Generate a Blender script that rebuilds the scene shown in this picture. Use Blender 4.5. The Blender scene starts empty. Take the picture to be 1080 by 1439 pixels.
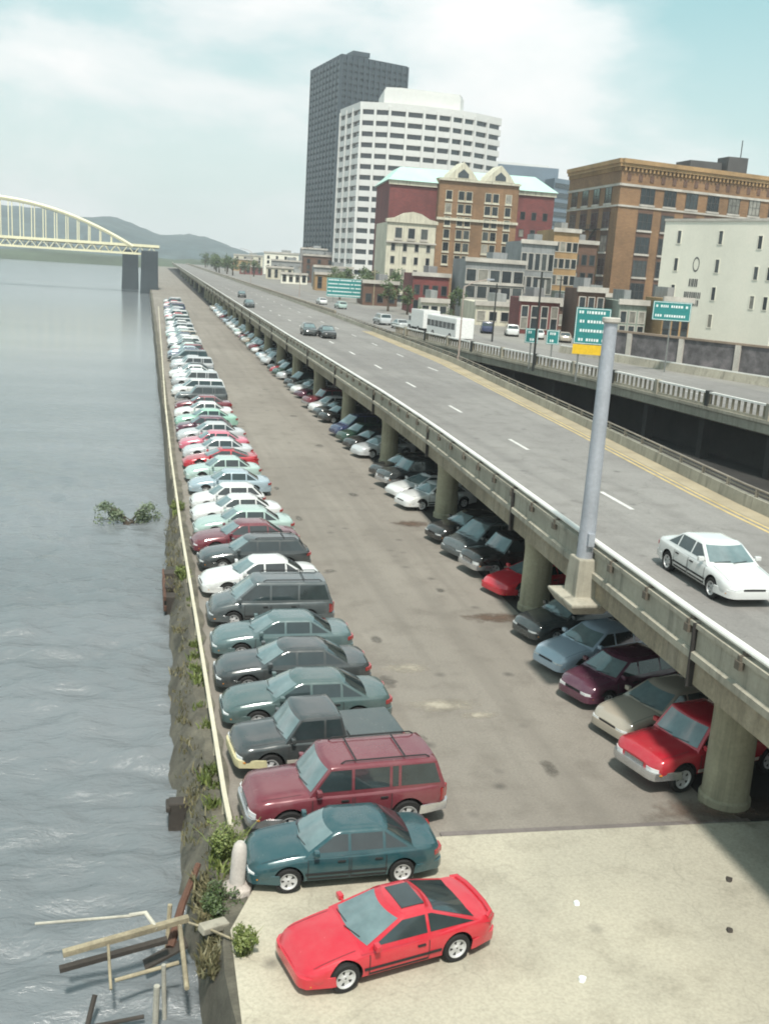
import bpy, bmesh, math, random
from mathutils import Vector, Matrix
R = math.radians
rnd = random.Random(7)
S = bpy.context.scene
COL = S.collection
pi = math.pi

# ------------------------------------------------------------------ helpers
class MB:
    def __init__(s): s.v = []; s.f = []; s.m = []
    def add(s, vs, fs, mi=0):
        o = len(s.v); s.v += [tuple(p) for p in vs]
        s.f += [tuple(i + o for i in f) for f in fs]; s.m += [mi] * len(fs); return s
    def box(s, x0, y0, z0, x1, y1, z1, mi=0, M=None):
        vs = [(x0,y0,z0),(x1,y0,z0),(x1,y1,z0),(x0,y1,z0),(x0,y0,z1),(x1,y0,z1),(x1,y1,z1),(x0,y1,z1)]
        if M is not None: vs = [M @ Vector(p) for p in vs]
        return s.add(vs, [(3,2,1,0),(4,5,6,7),(0,1,5,4),(1,2,6,5),(2,3,7,6),(3,0,4,7)], mi)
    def tube(s, pts, r, n=8, mi=0, r2=None):
        pts = [Vector(p) for p in pts]; rings = []
        for i, p in enumerate(pts):
            a = pts[max(i-1,0)]; b = pts[min(i+1,len(pts)-1)]
            d = (b-a).normalized(); u = d.orthogonal().normalized() if i == 0 else (u - d*u.dot(d)).normalized()
            w = d.cross(u); rr = r if r2 is None else r + (r2-r)*i/(len(pts)-1)
            rings.append([p + (u*math.cos(2*pi*k/n) + w*math.sin(2*pi*k/n))*rr for k in range(n)])
        vs = [q for g in rings for q in g]; fs = []
        for i in range(len(pts)-1):
            for k in range(n): fs.append((i*n+k, i*n+(k+1)%n, (i+1)*n+(k+1)%n, (i+1)*n+k))
        fs.append(tuple(range(n))[::-1]); fs.append(tuple((len(pts)-1)*n+k for k in range(n)))
        return s.add(vs, fs, mi)
    def lathe(s, prof, n=20, c=(0,0,0), axis='z', mi=0, caps=True):
        vs = []; fs = []
        for (r, h) in prof:
            for k in range(n):
                a = 2*pi*k/n
                if axis == 'z': vs.append((c[0]+r*math.cos(a), c[1]+r*math.sin(a), c[2]+h))
                else: vs.append((c[0]+r*math.cos(a), c[1]+h, c[2]+r*math.sin(a)))
        for i in range(len(prof)-1):
            for k in range(n): fs.append((i*n+k, i*n+(k+1)%n, (i+1)*n+(k+1)%n, (i+1)*n+k))
        if caps: fs.append(tuple(range(n))[::-1]); fs.append(tuple((len(prof)-1)*n+k for k in range(n)))
        return s.add(vs, fs, mi)
    def prism(s, poly, d, mi=0):
        """closed 3d polygon extruded by vector d"""
        n = len(poly); d = Vector(d); a = [Vector(p) for p in poly]; b = [p + d for p in a]
        return s.add(a + b, [tuple(range(n))[::-1], tuple(range(n, 2*n))] + [(i, (i+1)%n, n+(i+1)%n, n+i) for i in range(n)], mi)
    def sweep(s, path, sec, mi=0, z=0):
        """section [(dx,z)] closed, swept along path [(x,y)] (offset in x)"""
        n = len(sec); vs = []; fs = []
        for p in path:
            zz = p[2] if len(p) > 2 else 0
            for (dx, h) in sec: vs.append((p[0]+dx, p[1], h+zz+z))
        for i in range(len(path)-1):
            for k in range(n): fs.append((i*n+k, i*n+(k+1)%n, (i+1)*n+(k+1)%n, (i+1)*n+k))
        fs.append(tuple(range(n))); fs.append(tuple((len(path)-1)*n+k for k in range(n))[::-1])
        return s.add(vs, fs, mi)
    def mesh(s, name, mats, smooth=None, bevel=None):
        me = bpy.data.meshes.new(name); me.from_pydata(s.v, [], s.f)
        for m in mats: me.materials.append(m)
        me.polygons.foreach_set('material_index', s.m)
        bm = bmesh.new(); bm.from_mesh(me)
        if bevel:
            bmesh.ops.bevel(bm, geom=[e for e in bm.edges if e.is_manifold and e.calc_face_angle(0) > .5], offset=bevel, segments=2, affect='EDGES', profile=.6)
        bmesh.ops.recalc_face_normals(bm, faces=bm.faces); bm.to_mesh(me); bm.free()
        if smooth:
            me.polygons.foreach_set('use_smooth', [True]*len(me.polygons)); me.set_sharp_from_angle(angle=R(smooth))
        me.update(); return me
    def build(s, name, mats, parent=None, smooth=None, bevel=None):
        if not isinstance(mats, (list, tuple)): mats = [mats]
        return link(name, s.mesh(name, mats, smooth, bevel), parent)

def link(name, me, parent=None):
    o = bpy.data.objects.new(name, me); COL.objects.link(o); o.parent = parent; return o
def tag(o, label=None, cat=None, group=None, kind=None):
    if label: o['label'] = label
    if cat: o['category'] = cat
    if group: o['group'] = group
    if kind: o['kind'] = kind
    return o
def thing(name, label, cat, loc=(0,0,0), rz=0, group=None):
    o = bpy.data.objects.new(name, None); COL.objects.link(o); o.empty_display_size = .3
    o.location = loc; o.rotation_euler = (0,0,rz); return tag(o, label, cat, group)
def lerp(a, b, t): return a + (b-a)*t
def interp(tab, y):
    if y <= tab[0][0]: return tab[0][1]
    for (a, p), (b, q) in zip(tab, tab[1:]):
        if y <= b: return p + (q-p)*(y-a)/(b-a)
    return tab[-1][1]
ORD = 'first second third fourth fifth sixth seventh eighth ninth tenth eleventh twelfth thirteenth fourteenth fifteenth sixteenth seventeenth eighteenth nineteenth'.split()
TENS = {2:'twent',3:'thirt',4:'fort',5:'fift',6:'sixt',7:'sevent',8:'eight',9:'ninet'}
def ordw(n):
    if n < 20: return ORD[n-1]
    if n >= 100: return 'hundredth' if n == 100 else 'hundred-and-' + ordw(n-100)
    t, u = divmod(n, 10)
    return TENS[t] + 'ieth' if u == 0 else TENS[t] + 'y-' + ORD[u-1]

# ------------------------------------------------------------------ materials
def newmat(name):
    m = bpy.data.materials.new(name); m.use_nodes = True; nt = m.node_tree
    b = nt.nodes['Principled BSDF']; return m, nt, b
def nd(nt, t, **k):
    n = nt.nodes.new(t)
    for a, v in k.items(): setattr(n, a, v)
    return n
def coords(nt, scale=(1,1,1), kind='Object'):
    tc = nd(nt, 'ShaderNodeTexCoord'); mp = nd(nt, 'ShaderNodeMapping')
    nt.links.new(tc.outputs[kind], mp.inputs[0]); mp.inputs['Scale'].default_value = scale; return mp.outputs[0]
def noise(nt, vec, scale, detail=6, rough=.6, dist=0):
    n = nd(nt, 'ShaderNodeTexNoise'); n.inputs['Scale'].default_value = scale; n.inputs['Detail'].default_value = detail
    n.inputs['Roughness'].default_value = rough; n.inputs['Distortion'].default_value = dist
    nt.links.new(vec, n.inputs['Vector']); return n.outputs[0]
def ramp(nt, fac, stops):
    r = nd(nt, 'ShaderNodeValToRGB'); e = r.color_ramp.elements
    while len(e) < len(stops): e.new(.5)
    for q, (p, c) in zip(e, stops): q.position = p; q.color = (c if len(c) == 4 else tuple(c)+(1,))
    nt.links.new(fac, r.inputs[0]); return r.outputs[0]
def mix(nt, fac, a, b, mode='MIX'):
    m = nd(nt, 'ShaderNodeMix', data_type='RGBA', blend_type=mode)
    if isinstance(fac, (int, float)): m.inputs[0].default_value = fac
    else: nt.links.new(fac, m.inputs[0])
    for i, x in ((6, a), (7, b)):
        if isinstance(x, tuple): m.inputs[i].default_value = x if len(x) == 4 else x + (1,)
        else: nt.links.new(x, m.inputs[i])
    return m.outputs[2]
def bump(nt, b, h, strength=.3, dist=.05):
    n = nd(nt, 'ShaderNodeBump'); n.inputs['Strength'].default_value = strength; n.inputs['Distance'].default_value = dist
    nt.links.new(h, n.inputs['Height']); nt.links.new(n.outputs[0], b.inputs['Normal'])
def k(c, f): return tuple(min(1, x*f) for x in c)
def rough_mat(name, c, rough=.85, sc=1.0, var=.25, bmp=.15, metal=0, c2=None, streak=False):
    """weathered surface: large blotches, fine grain, optional vertical streaks"""
    m, nt, b = newmat(name); v = coords(nt)
    big = noise(nt, v, .35*sc, 5); fine = noise(nt, v, 6*sc, 8, .7)
    base = ramp(nt, big, [(.32, k(c, 1-var)), (.55, c), (.75, c2 if c2 else k(c, 1+var))])
    g = ramp(nt, fine, [(.3, (1-var*.8,)*3), (.7, (1+var*.2,)*3)])
    out = mix(nt, 1.0, base, g, 'MULTIPLY')
    if streak:
        v2 = coords(nt, (1.6, 1.6, .12)); st = noise(nt, v2, 1.5, 6, .65)
        out = mix(nt, ramp(nt, st, [(.50, (0,0,0)), (.70, (.75,.75,.75))]), out, k(c, .42))
    nt.links.new(out, b.inputs['Base Color']); b.inputs['Roughness'].default_value = rough; b.inputs['Metallic'].default_value = metal
    if bmp: bump(nt, b, fine, bmp, .03)
    return m
def plain(name, c, rough=.5, metal=0, coat=0, emit=None):
    m, nt, b = newmat(name); v = coords(nt); f = noise(nt, v, 4, 5)
    nt.links.new(ramp(nt, f, [(.3, k(c, .86)), (.7, k(c, 1.08))]), b.inputs['Base Color'])
    b.inputs['Roughness'].default_value = rough; b.inputs['Metallic'].default_value = metal; b.inputs['Coat Weight'].default_value = coat
    return m
def paint_mat():
    m, nt, b = newmat('car_paint'); oi = nd(nt, 'ShaderNodeObjectInfo'); v = coords(nt)
    dust = noise(nt, v, 2.2, 6, .65)
    fac = ramp(nt, dust, [(.35, (.02,)*3), (.8, (.13,)*3)])
    nt.links.new(mix(nt, fac, oi.outputs['Color'], (.34,.31,.27)), b.inputs['Base Color'])
    nt.links.new(ramp(nt, dust, [(.3, (.14,)*3), (.8, (.32,)*3)]), b.inputs['Roughness'])
    b.inputs['Metallic'].default_value = .12; b.inputs['Coat Weight'].default_value = .7; b.inputs['Coat Roughness'].default_value = .08
    return m
M = {}
M['paint'] = paint_mat()
def glass_mat(name, c, r=.06, ior=1.6):
    m, nt, b = newmat(name); v = coords(nt); f = noise(nt, v, 1.5, 4)
    nt.links.new(ramp(nt, f, [(.3, c), (.7, k(c, 1.7))]), b.inputs['Base Color'])
    b.inputs['Roughness'].default_value = r; b.inputs['IOR'].default_value = ior; b.inputs['Coat Weight'].default_value = .5
    b.inputs['Coat Roughness'].default_value = .03; return m
M['glass'] = glass_mat('car_glass', (.018,.026,.028))
M['wind'] = glass_mat('windscreen_glass', (.10,.14,.145), .05, 1.75)
M['bglass'] = glass_mat('window_glass', (.025,.033,.04), .12)
M['rubber'] = plain('tyre_rubber', (.012,.012,.012), .85)
M['dark'] = plain('black_plastic', (.015,.015,.016), .7)
M['rim'] = plain('wheel_alloy', (.55,.55,.55), .4, .25)
M['chrome'] = plain('bright_metal', (.6,.6,.6), .25, .8)
M['lamp_w'] = plain('headlight_lens', (.62,.64,.64), .12, 0, 1)
M['lamp_r'] = plain('taillight_lens', (.30,.012,.012), .15, 0, 1)
M['amber'] = plain('amber_lens', (.55,.2,.02), .2, 0, 1)
M['plate'] = plain('license_plate', (.55,.55,.5), .5)
M['silvertrim'] = plain('pale_trim', (.5,.46,.4), .5)
M['concrete'] = rough_mat('weathered_concrete', (.36,.335,.27), .9, 1, .22, .2, streak=True)
M['concrete2'] = rough_mat('stained_girder_concrete', (.33,.28,.20), .9, 1.1, .42, .2, c2=(.40,.355,.28), streak=True)
M['pillar'] = rough_mat('pillar_concrete', (.34,.32,.225), .9, 1.5, .25, .2, streak=True)
M['darkconc'] = rough_mat('shade_and_joint_concrete', (.035,.032,.03), .95, 1, .3, .2)  # near-black tone paints in shade under the decks; also serves the joints
M['steel'] = rough_mat('galvanised_steel', (.42,.44,.48), .5, 1.5, .2, .05, .35)
M['whiterail'] = rough_mat('pale_painted_rail', (.74,.73,.69), .5, 2, .12, .05)
M['rust'] = rough_mat('rusty_steel', (.12,.06,.04), .9, 3, .4, .3)
M['bracket'] = rough_mat('rusty_bracket', (.13,.11,.085), .8, 3, .3)
M['darkmetal'] = plain('dark_metal', (.035,.037,.035), .6, .3)
M['wood_pale'] = rough_mat('bleached_timber', (.36,.31,.21), .9, 3, .45, .4)
M['pipe'] = rough_mat('weathered_pipe', (.46,.44,.37), .7, 4, .35, .3)
M['wood_dark'] = rough_mat('wet_timber', (.05,.042,.035), .8, 2, .3, .2)
M['curb'] = rough_mat('pale_guard_beam', (.56,.52,.40), .85, 2, .2, .15)
M['mint'] = rough_mat('verdigris_copper', (.42,.62,.55), .6, .3, .12, .05)
M['sign'] = plain('teal_sign_sheet', (.02,.21,.205), .5)
M['signy'] = plain('yellow_sign_sheet', (.75,.48,.02), .45)
M['signw'] = plain('white_sign_legend', (.75,.8,.78), .5)
M['signframe'] = plain('sign_back', (.20,.21,.20), .5, .4)
M['yellowsteel'] = rough_mat('pale_yellow_steel', (.78,.74,.52), .5, .3, .1, .05)

def asphalt(name, c, c2, crack=.3, tracks=False):
    m, nt, b = newmat(name); v = coords(nt)
    big = noise(nt, v, .08, 5, .6, .4); mid = noise(nt, v, .7, 6, .65); fine = noise(nt, v, 14, 8, .75)
    base = mix(nt, ramp(nt, big, [(.38, (0,0,0)), (.62, (1,1,1))]), c, c2)
    base = mix(nt, 1, base, ramp(nt, mid, [(.28, (.74,.73,.72)), (.5, (.97,)*3), (.74, (1.0,1.0,1.0))]), 'MULTIPLY')
    base = mix(nt, 1, base, ramp(nt, fine, [(.3, (.72,)*3), (.6, (1,)*3)]), 'MULTIPLY')
    # oil drips and dark wear
    vo = nd(nt, 'ShaderNodeTexVoronoi'); vo.inputs['Scale'].default_value = .55; nt.links.new(v, vo.inputs[0])
    base = mix(nt, ramp(nt, vo.outputs[0], [(.03, (.55,)*3), (.14, (0,0,0))]), base, (.035,.032,.03))
    if tracks:
        v2 = coords(nt, (1, .025, 1)); t = noise(nt, v2, 1.1, 4, .5)
        base = mix(nt, ramp(nt, t, [(.46, (0,0,0)), (.66, (.45,)*3)]), base, k(c, .66))
    # fine cracks
    vc = nd(nt, 'ShaderNodeTexVoronoi', feature='DISTANCE_TO_EDGE'); vc.inputs['Scale'].default_value = .28
    wv = nd(nt, 'ShaderNodeVectorMath', operation='ADD'); nz = nd(nt, 'ShaderNodeTexNoise'); nz.inputs['Scale'].default_value = 1.2
    nt.links.new(v, nz.inputs['Vector']); nt.links.new(v, wv.inputs[0]); nt.links.new(nz.outputs[1], wv.inputs[1]); nt.links.new(wv.outputs[0], vc.inputs[0])
    base = mix(nt, ramp(nt, vc.outputs[0], [(.002, (crack,)*3), (.007, (0,0,0))]), base, (.04,.037,.033))
    nt.links.new(base, b.inputs['Base Color']); b.inputs['Roughness'].default_value = .9; bump(nt, b, fine, .35, .02); return m
M['lot'] = asphalt('worn_lot_asphalt', (.218,.196,.168), (.262,.238,.205), .10, True)
M['apron'] = asphalt('old_concrete_apron', (.37,.345,.275), (.49,.45,.35), .12)
M['road'] = asphalt('highway_surface', (.20,.19,.18), (.25,.24,.225), tracks=True)
M['city'] = rough_mat('city_ground', (.22,.21,.19), .9, .3)
M['shoulder'] = rough_mat('tan_shoulder', (.34,.29,.20), .9, 1.5, .2)
M['mark'] = rough_mat('worn_white_marking', (.62,.61,.58), .7, 3, .25)
M['markyellow'] = rough_mat('worn_yellow_marking', (.50,.38,.17), .7, 3, .25)

# ------------------------------------------------------------------ the setting
def sheet(name, pts, z, m, sub=None):
    b = MB(); b.add([(x, y, z) for x, y in pts], [tuple(range(len(pts)))]); return tag(b.build(name, m), kind='structure')
# river
def water_mat():
    m, nt, b = newmat('river_water')
    v = coords(nt, (1, 1.6, 1)); w1 = noise(nt, v, .55, 6, .6, .6)
    v2 = coords(nt, (1, 2.2, 1)); w2 = noise(nt, v2, 2.2, 6, .65, .4)
    v3 = coords(nt, (.25, 1, 1)); w3 = noise(nt, v3, .12, 4, .5, .2)
    h = nd(nt, 'ShaderNodeMath', operation='MULTIPLY_ADD'); nt.links.new(w2, h.inputs[0]); h.inputs[1].default_value = .30; nt.links.new(w1, h.inputs[2])
    h2 = nd(nt, 'ShaderNodeMath', operation='MULTIPLY_ADD'); nt.links.new(w3, h2.inputs[0]); h2.inputs[1].default_value = 1.2; nt.links.new(h.outputs[0], h2.inputs[2])
    nt.links.new(ramp(nt, w3, [(.35, (.135,.152,.160)), (.7, (.175,.190,.200))]), b.inputs['Base Color'])
    b.inputs['Roughness'].default_value = .08; b.inputs['IOR'].default_value = 1.55
    sx = nd(nt, 'ShaderNodeSeparateXYZ'); nt.links.new(coords(nt), sx.inputs[0]); mr = nd(nt, 'ShaderNodeMapRange'); nt.links.new(sx.outputs[1], mr.inputs[0])
    mr.inputs[1].default_value = 25; mr.inputs[2].default_value = 160; mr.inputs[3].default_value = 1; mr.inputs[4].default_value = .07
    m2 = nd(nt, 'ShaderNodeMapRange'); nt.links.new(sx.outputs[1], m2.inputs[0]); m2.inputs[1].default_value = 40; m2.inputs[2].default_value = 250; m2.inputs[3].default_value = .15; m2.inputs[4].default_value = .16; nt.links.new(m2.outputs[0], b.inputs['Roughness'])
    bump(nt, b, h2.outputs[0], 1.0, .2); bn = [n_ for n_ in nt.nodes if n_.type == 'BUMP'][0]; nt.links.new(mr.outputs[0], bn.inputs['Strength']); return m
M['water'] = water_mat()
from mathutils import noise as mn
def river():
    xs = [2.2]; d = .22
    while xs[-1] > -2500: xs.append(xs[-1]-d); d *= (1.0 if xs[-1] > -26 else 1.18)
    yv = [-60,-20,0,6,9]; d = .22
    while yv[-1] < 980: yv.append(yv[-1]+d); d *= (1.0 if yv[-1] < 42 else 1.03 if yv[-1] < 120 else 1.12)
    vs = []
    for y in yv:
        for x in xs:
            f = max(0, min(1, (34+x)/14)) * max(0, min(1, (110-y)/60))
            z = 0
            if f > 0:
                z = (.24*mn.noise(Vector((x*.40, y*.85, 0)))) + .17*mn.noise(Vector((x*1.0+y*.3, y*1.8, 3))) + .15*mn.noise(Vector((x*.14, y*.28, 7)))
            vs.append((x, y, -1.5 + z*f))
    n_ = len(xs); b = MB(); b.add(vs, [(j*n_+i, (j+1)*n_+i, (j+1)*n_+i+1, j*n_+i+1) for j in range(len(yv)-1) for i in range(n_-1)])
    tag(b.build('river', M['water'], smooth=180), kind='structure')
river()
# land: one big sheet to the horizon beyond the river bend, and the wharf lot
b = MB(); b.add([(-6000,980,-1.35),(9000,980,-1.35),(9000,9000,-1.35),(-6000,9000,-1.35)], [(0,1,2,3)])
tag(b.build('far_ground', rough_mat('far_bank_ground', (.10,.12,.08), .95, .02, .3, 0)), kind='structure')
rr = random.Random(3)
edge = []
y = -40
while y < 1000:
    edge.append((1.62 + rr.uniform(-.10,.10) + (0 if y > 52 else .0), y)); y += .8 if y < 60 else 8
ED = edge
b = MB(); n = len(edge)
b.add([(x, y, 0) for x, y in edge] + [(60, y, 0) for x, y in edge], [(i, n+i, n+i+1, i+1) for i in range(n-1)])
tag(b.build('parking_lot', M['lot']), kind='structure')
# near concrete apron
ap = [(1.75,-30)] + [(1.75, 18.0)] + [(2.6,19.9),(4.0,20.3)] + [(6.9,20.85),(9,20.8),(11,20.78),(13,20.72),(15,20.6),(22,20.5),(40,20.3),(40,-30)]
b = MB(); b.add([(x,y,.05 if x < 30 else .05) for x,y in ap] + [(x,y,-.05) for x,y in ap], [tuple(range(len(ap)))[::-1]] + [(i,(i+1)%len(ap),len(ap)+(i+1)%len(ap),len(ap)+i) for i in range(len(ap))])
tag(b.build('concrete_apron', M['apron']), kind='structure')
# joint strip between asphalt and apron
b = MB(); b.sweep([(0,0)], [(0,0)]) if 0 else None
b.add([(6.9,20.86,.052),(14.9,20.62,.052),(14.9,20.78,.052),(6.9,21.05,.052)], [(0,1,2,3)])
tag(b.build('apron_joint', rough_mat('dark_joint', (.16,.14,.13), .9, 2)), kind='structure')
def soft(m):
    nt = m.node_tree; bs = nt.nodes['Principled BSDF']; tr = nd(nt, 'ShaderNodeBsdfTransparent'); mx = nd(nt, 'ShaderNodeMixShader')
    v = coords(nt, kind='UV'); vl = nd(nt, 'ShaderNodeVectorMath', operation='LENGTH'); nt.links.new(v, vl.inputs[0]); ns = noise(nt, coords(nt), 2.2, 8, .72)
    ad = nd(nt, 'ShaderNodeMath', operation='MULTIPLY_ADD'); nt.links.new(ns, ad.inputs[0]); ad.inputs[1].default_value = 1.5; nt.links.new(vl.outputs['Value'], ad.inputs[2])
    nt.links.new(ramp(nt, ramp_scale(nt, ad.outputs[0]), [(.45,(.8,)*3),(.75,(0,)*3)]), mx.inputs[0])
    nt.links.new(tr.outputs[0], mx.inputs[1]); nt.links.new(bs.outputs[0], mx.inputs[2]); nt.links.new(mx.outputs[0], nt.nodes['Material Output'].inputs[0]); return m
def ramp_scale(nt, x):
    m_ = nd(nt, 'ShaderNodeMath', operation='MULTIPLY'); nt.links.new(x, m_.inputs[0]); m_.inputs[1].default_value = .5; return m_.outputs[0]
def blob(name, cx, cy, rx, ry, m, seed, z=.006, n=44):
    rx *= 1.5; ry *= 1.7; g = 9
    bb = MB(); bb.add([(cx+rx*(2*i/g-1), cy+ry*(2*j/g-1), z) for j in range(g+1) for i in range(g+1)], [(j*(g+1)+i, j*(g+1)+i+1, (j+1)*(g+1)+i+1, (j+1)*(g+1)+i) for j in range(g) for i in range(g)])
    o = bb.build(name, m); uv = o.data.uv_layers.new(name='UVMap')
    for lp_ in o.data.loops:
        p = o.data.vertices[lp_.vertex_index].co; uv.data[lp_.index].uv = ((p.x-cx)/rx, (p.y-cy)/ry)
    return tag(o, kind='structure')
def blob_old(name, cx, cy, rx, ry, m, seed, z=.006, n=44):
    q = random.Random(seed); ph = [q.uniform(0, 6.28) for _ in range(6)]
    pts = []
    for i in range(n):
        a = 2*pi*i/n; r = 1 + .22*math.sin(3*a+ph[0]) + .16*math.sin(5*a+ph[1]) + .12*math.sin(9*a+ph[2]) + .08*math.sin(14*a+ph[3])
        pts.append((cx+rx*r*math.cos(a), cy+ry*r*math.sin(a), z))
    bb = MB(); bb.add(pts, [tuple(range(n))]); return tag(bb.build(name, m), kind='structure')
msand = soft(rough_mat('spilled_pale_sand', (.40,.36,.29), .95, 5, .3))
blob('sand_patch', 9.0, 28.2, 1.1, .42, msand, 1); blob('sand_patch', 8.6, 31.2, .8, .35, msand, 2)
blob('sand_patch', 9.9, 27.4, .6, .22, msand, 5)
mdirt = soft(rough_mat('brown_dirt', (.13,.085,.06), .95, 3, .35))
blob('dirt_patch', 14.6, 21.2, 2.0, .6, mdirt, 3, .056); blob('dirt_patch', 13.4, 36.0, 1.3, .5, mdirt, 8)
blob('dirt_patch', 13.6, 50.6, 1.0, .6, mdirt, 11)
mpool = soft(rough_mat('damp_stain', (.33,.31,.255), .7, 3, .3)); moil = soft(rough_mat('oil_stain', (.15,.135,.115), .6, 3, .3)); q = random.Random(77)
for i in range(22):
    Yo = 23+i*4.1+q.uniform(-1.5,1.5); blob('oil_stain', q.uniform(7.0,8.2) if i % 4 else q.uniform(10,12.5), Yo, q.uniform(.15,.38), q.uniform(.15,.5), moil, i, .008+.0001*i)
b = MB(); b.add([(14.3,22.0,.010),(15,20.3,.010),(58,20.3,.010),(58,900,.010),(17.2,900,.010),(15.6,130,.010),(15.1,60,.010),(14.5,40,.010)], [tuple(range(8))]); tag(b.build('deck_shade_sheet', rough_mat('painted_shade_ground', (.028,.026,.024), .9, 1, .3)), kind='structure')  # near-black sheet that paints the deck's shade onto the lot
for i, (x, y, rx, ry) in enumerate([(13.2,15.6,.7,.3),(8.2,14.2,.5,.2)]): blob('damp_stain', x, y, rx, ry, mpool, 20+i, .056)
# dirt bank strip with weeds between the lot and the river wall
b = MB(); P = [p for p in ED if p[1] < 400]; n = len(P)
q = random.Random(9); top = []; bot = []
for (x, y) in P:
    j = .22*math.sin(y*.21) + .1*math.sin(y*.9)
    w = interp([(10,.35),(17,.30),(20,.62),(30,.80),(46,.55),(52,.45),(54,.16),(400,.16)], y)
    top.append((x, y, .03)); bot.append((x-w+j*.25, y, -1.62+q.uniform(-.08,.05)))
mid1 = [(lerp(a[0],c[0],.35)+q.uniform(-.06,.06), a[1], -.35+q.uniform(-.12,.10)) for a, c in zip(top, bot)]
mid2 = [(lerp(a[0],c[0],.72)+q.uniform(-.08,.08), a[1], -.95+q.uniform(-.15,.12)) for a, c in zip(top, bot)]
inn = [(x+.5, y, .03) for x, y, z in top]
b.add(inn + top + mid1 + mid2 + bot, [(r_*n+i, r_*n+i+1, (r_+1)*n+i+1, (r_+1)*n+i) for r_ in range(4) for i in range(n-1)])
tag(b.build('river_bank', rough_mat('stony_bank', (.135,.125,.095), .95, 2.5, .45, .5, c2=(.21,.19,.14)), smooth=50), kind='structure')
# hills behind the river, solid terrain
def hills():
    prof = [(-1200,70),(-500,76),(-226,76),(-172,74),(-107,64),(-73,69),(-46,67),(-6,52),(28,44),(74,47),(110,43),(145,31),(181,21),(254,26),(400,34),(900,40)]
    b = MB(); nx, ny = 170, 14; vs = []
    q = random.Random(5); ph = [q.uniform(0, 6) for _ in range(8)]
    for j in range(ny):
        Y = 1500 + j*75
        for i in range(nx):
            X = -1200 + i*12.5
            h = interp(prof, X*1800/Y if 0 else X)
            env = math.sin(pi*min(1, (j+.0)/(ny-1)))**.6 if 0 < j < ny-1 else 0
            h = h*env*(1 + .0*0) + (math.sin(X*.05+ph[0]+j)*1.2 + math.sin(X*.13+ph[1]+j*2)*.9 + math.sin(X*.31+j*1.7)*.6)*env
            vs.append((X, Y, h - 1.6))
    fs = [(j*nx+i, j*nx+i+1, (j+1)*nx+i+1, (j+1)*nx+i) for j in range(ny-1) for i in range(nx-1)]
    b.add(vs, fs)
    m, nt, bs = newmat('wooded_hillside'); v = coords(nt); f = noise(nt, v, .05, 8, .7); g2 = noise(nt, v, .012, 4)
    c = mix(nt, ramp(nt, g2, [(.4,(0,0,0)),(.6,(1,1,1))]), (.05,.08,.09), (.07,.10,.105))  # bluish base tone painted in to suggest distance haze
    nt.links.new(mix(nt, 1, c, ramp(nt, f, [(.35,(.55,)*3),(.65,(1.2,)*3)]), 'MULTIPLY'), bs.inputs['Base Color']); bs.inputs['Roughness'].default_value = 1
    bump(nt, bs, f, .8, 3)
    tag(b.build('hills', m, smooth=60), kind='structure')
hills()

# ------------------------------------------------------------------ highway
LX = [(-40,12.4),(0,12.9),(20,13.2),(30,13.62),(40,14.1),(52,14.6),(65,14.9),(90,15.0),(113,15.0),(180,15.5),(260,16.2),(600,19),(1000,22)]
RX = [(-40,22.4),(0,23.3),(38,24.8),(56,26.4),(98,29.7),(156,31.0),(260,31.5),(1000,33)]
QX = [(-40,50),(0,48),(30,46),(50,44),(67,42),(89,40),(113,36),(135,33.2),(156,32.0),(260,32.4),(1000,34)]
def ys(a, b_, s): 
    n = max(1, int((b_-a)/s)); return [a + (b_-a)*i/n for i in range(n+1)]
YS = ys(-30, 130, 4) + ys(140, 900, 40)
lp = [(interp(LX, y), y) for y in YS]; rp = [(interp(RX, y), y) for y in YS]; qp = [(interp(QX, y), y) for y in YS]
hw = thing('elevated_highway', 'long weathered concrete elevated highway on pillars beside the riverside car park', 'highway')
b = MB(); n = len(YS)   # deck slab
vs = []
for a, c in zip(lp, rp): vs += [(a[0]+.45, a[1], 4.15), (c[0]-.2, c[1], 4.15), (c[0]-.2, c[1], 3.75), (a[0]+.45, a[1], 3.75)]
b.add(vs, [(i*4+q_, i*4+(q_+1)%4, i*4+4+(q_+1)%4, i*4+4+q_) for i in range(n-1) for q_ in range(4)])
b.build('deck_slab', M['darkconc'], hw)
b = MB(); b.sweep(lp, [(.10,4.02),(.10,3.34),(.28,3.24),(.62,3.24),(.62,4.02)]); b.build('fascia_girder', M['concrete2'], hw)
b = MB(); b.sweep(rp, [(-.6,4.0),(-.6,3.3),(-.1,3.3),(-.1,4.0)]); b.build('inner_girder', M['concrete2'], hw)
b = MB()
for off in (3.2, 6.4, 9.0): b.sweep([(x+off, y) for x, y in lp], [(-.25,3.75),(-.25,3.30),(.25,3.30),(.25,3.75)])
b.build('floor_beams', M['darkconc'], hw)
b = MB(); b.sweep(lp, [(-.06,4.022),(-.06,4.20),(.05,4.24),(.05,4.78),(-.02,4.82),(-.02,4.94),(.33,4.94),(.33,4.30),(.47,4.155),(.47,4.022)])
par = b.build('parapet', M['concrete'], hw)
b = MB(); b.tube([(x+.10, y, 5.10) for x, y in lp], .075, 8); b.tube([(x+.2, y, 5.08) for x, y in lp], .06, 6)
rl = b.build('guard_rail', M['whiterail'], par, smooth=40)
rest = MB(); YB = [Y for Y in ys(-8, 300, 2.5) if Y > 12]
for i_, Y in enumerate(YB):
    x = interp(LX, Y); b = MB() if i_ < 99 else rest
    b.box(x+.06, Y-.07, 4.943, x+.24, Y+.07, 5.04); b.box(x-.09, Y-.10, 4.62, x+.04, Y+.10, 4.82); b.box(x-.06, Y-.05, 4.79, x+.10, Y+.05, 4.95)
    if i_ < 99: b.build('rail_bracket', M['bracket'], par)
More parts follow.
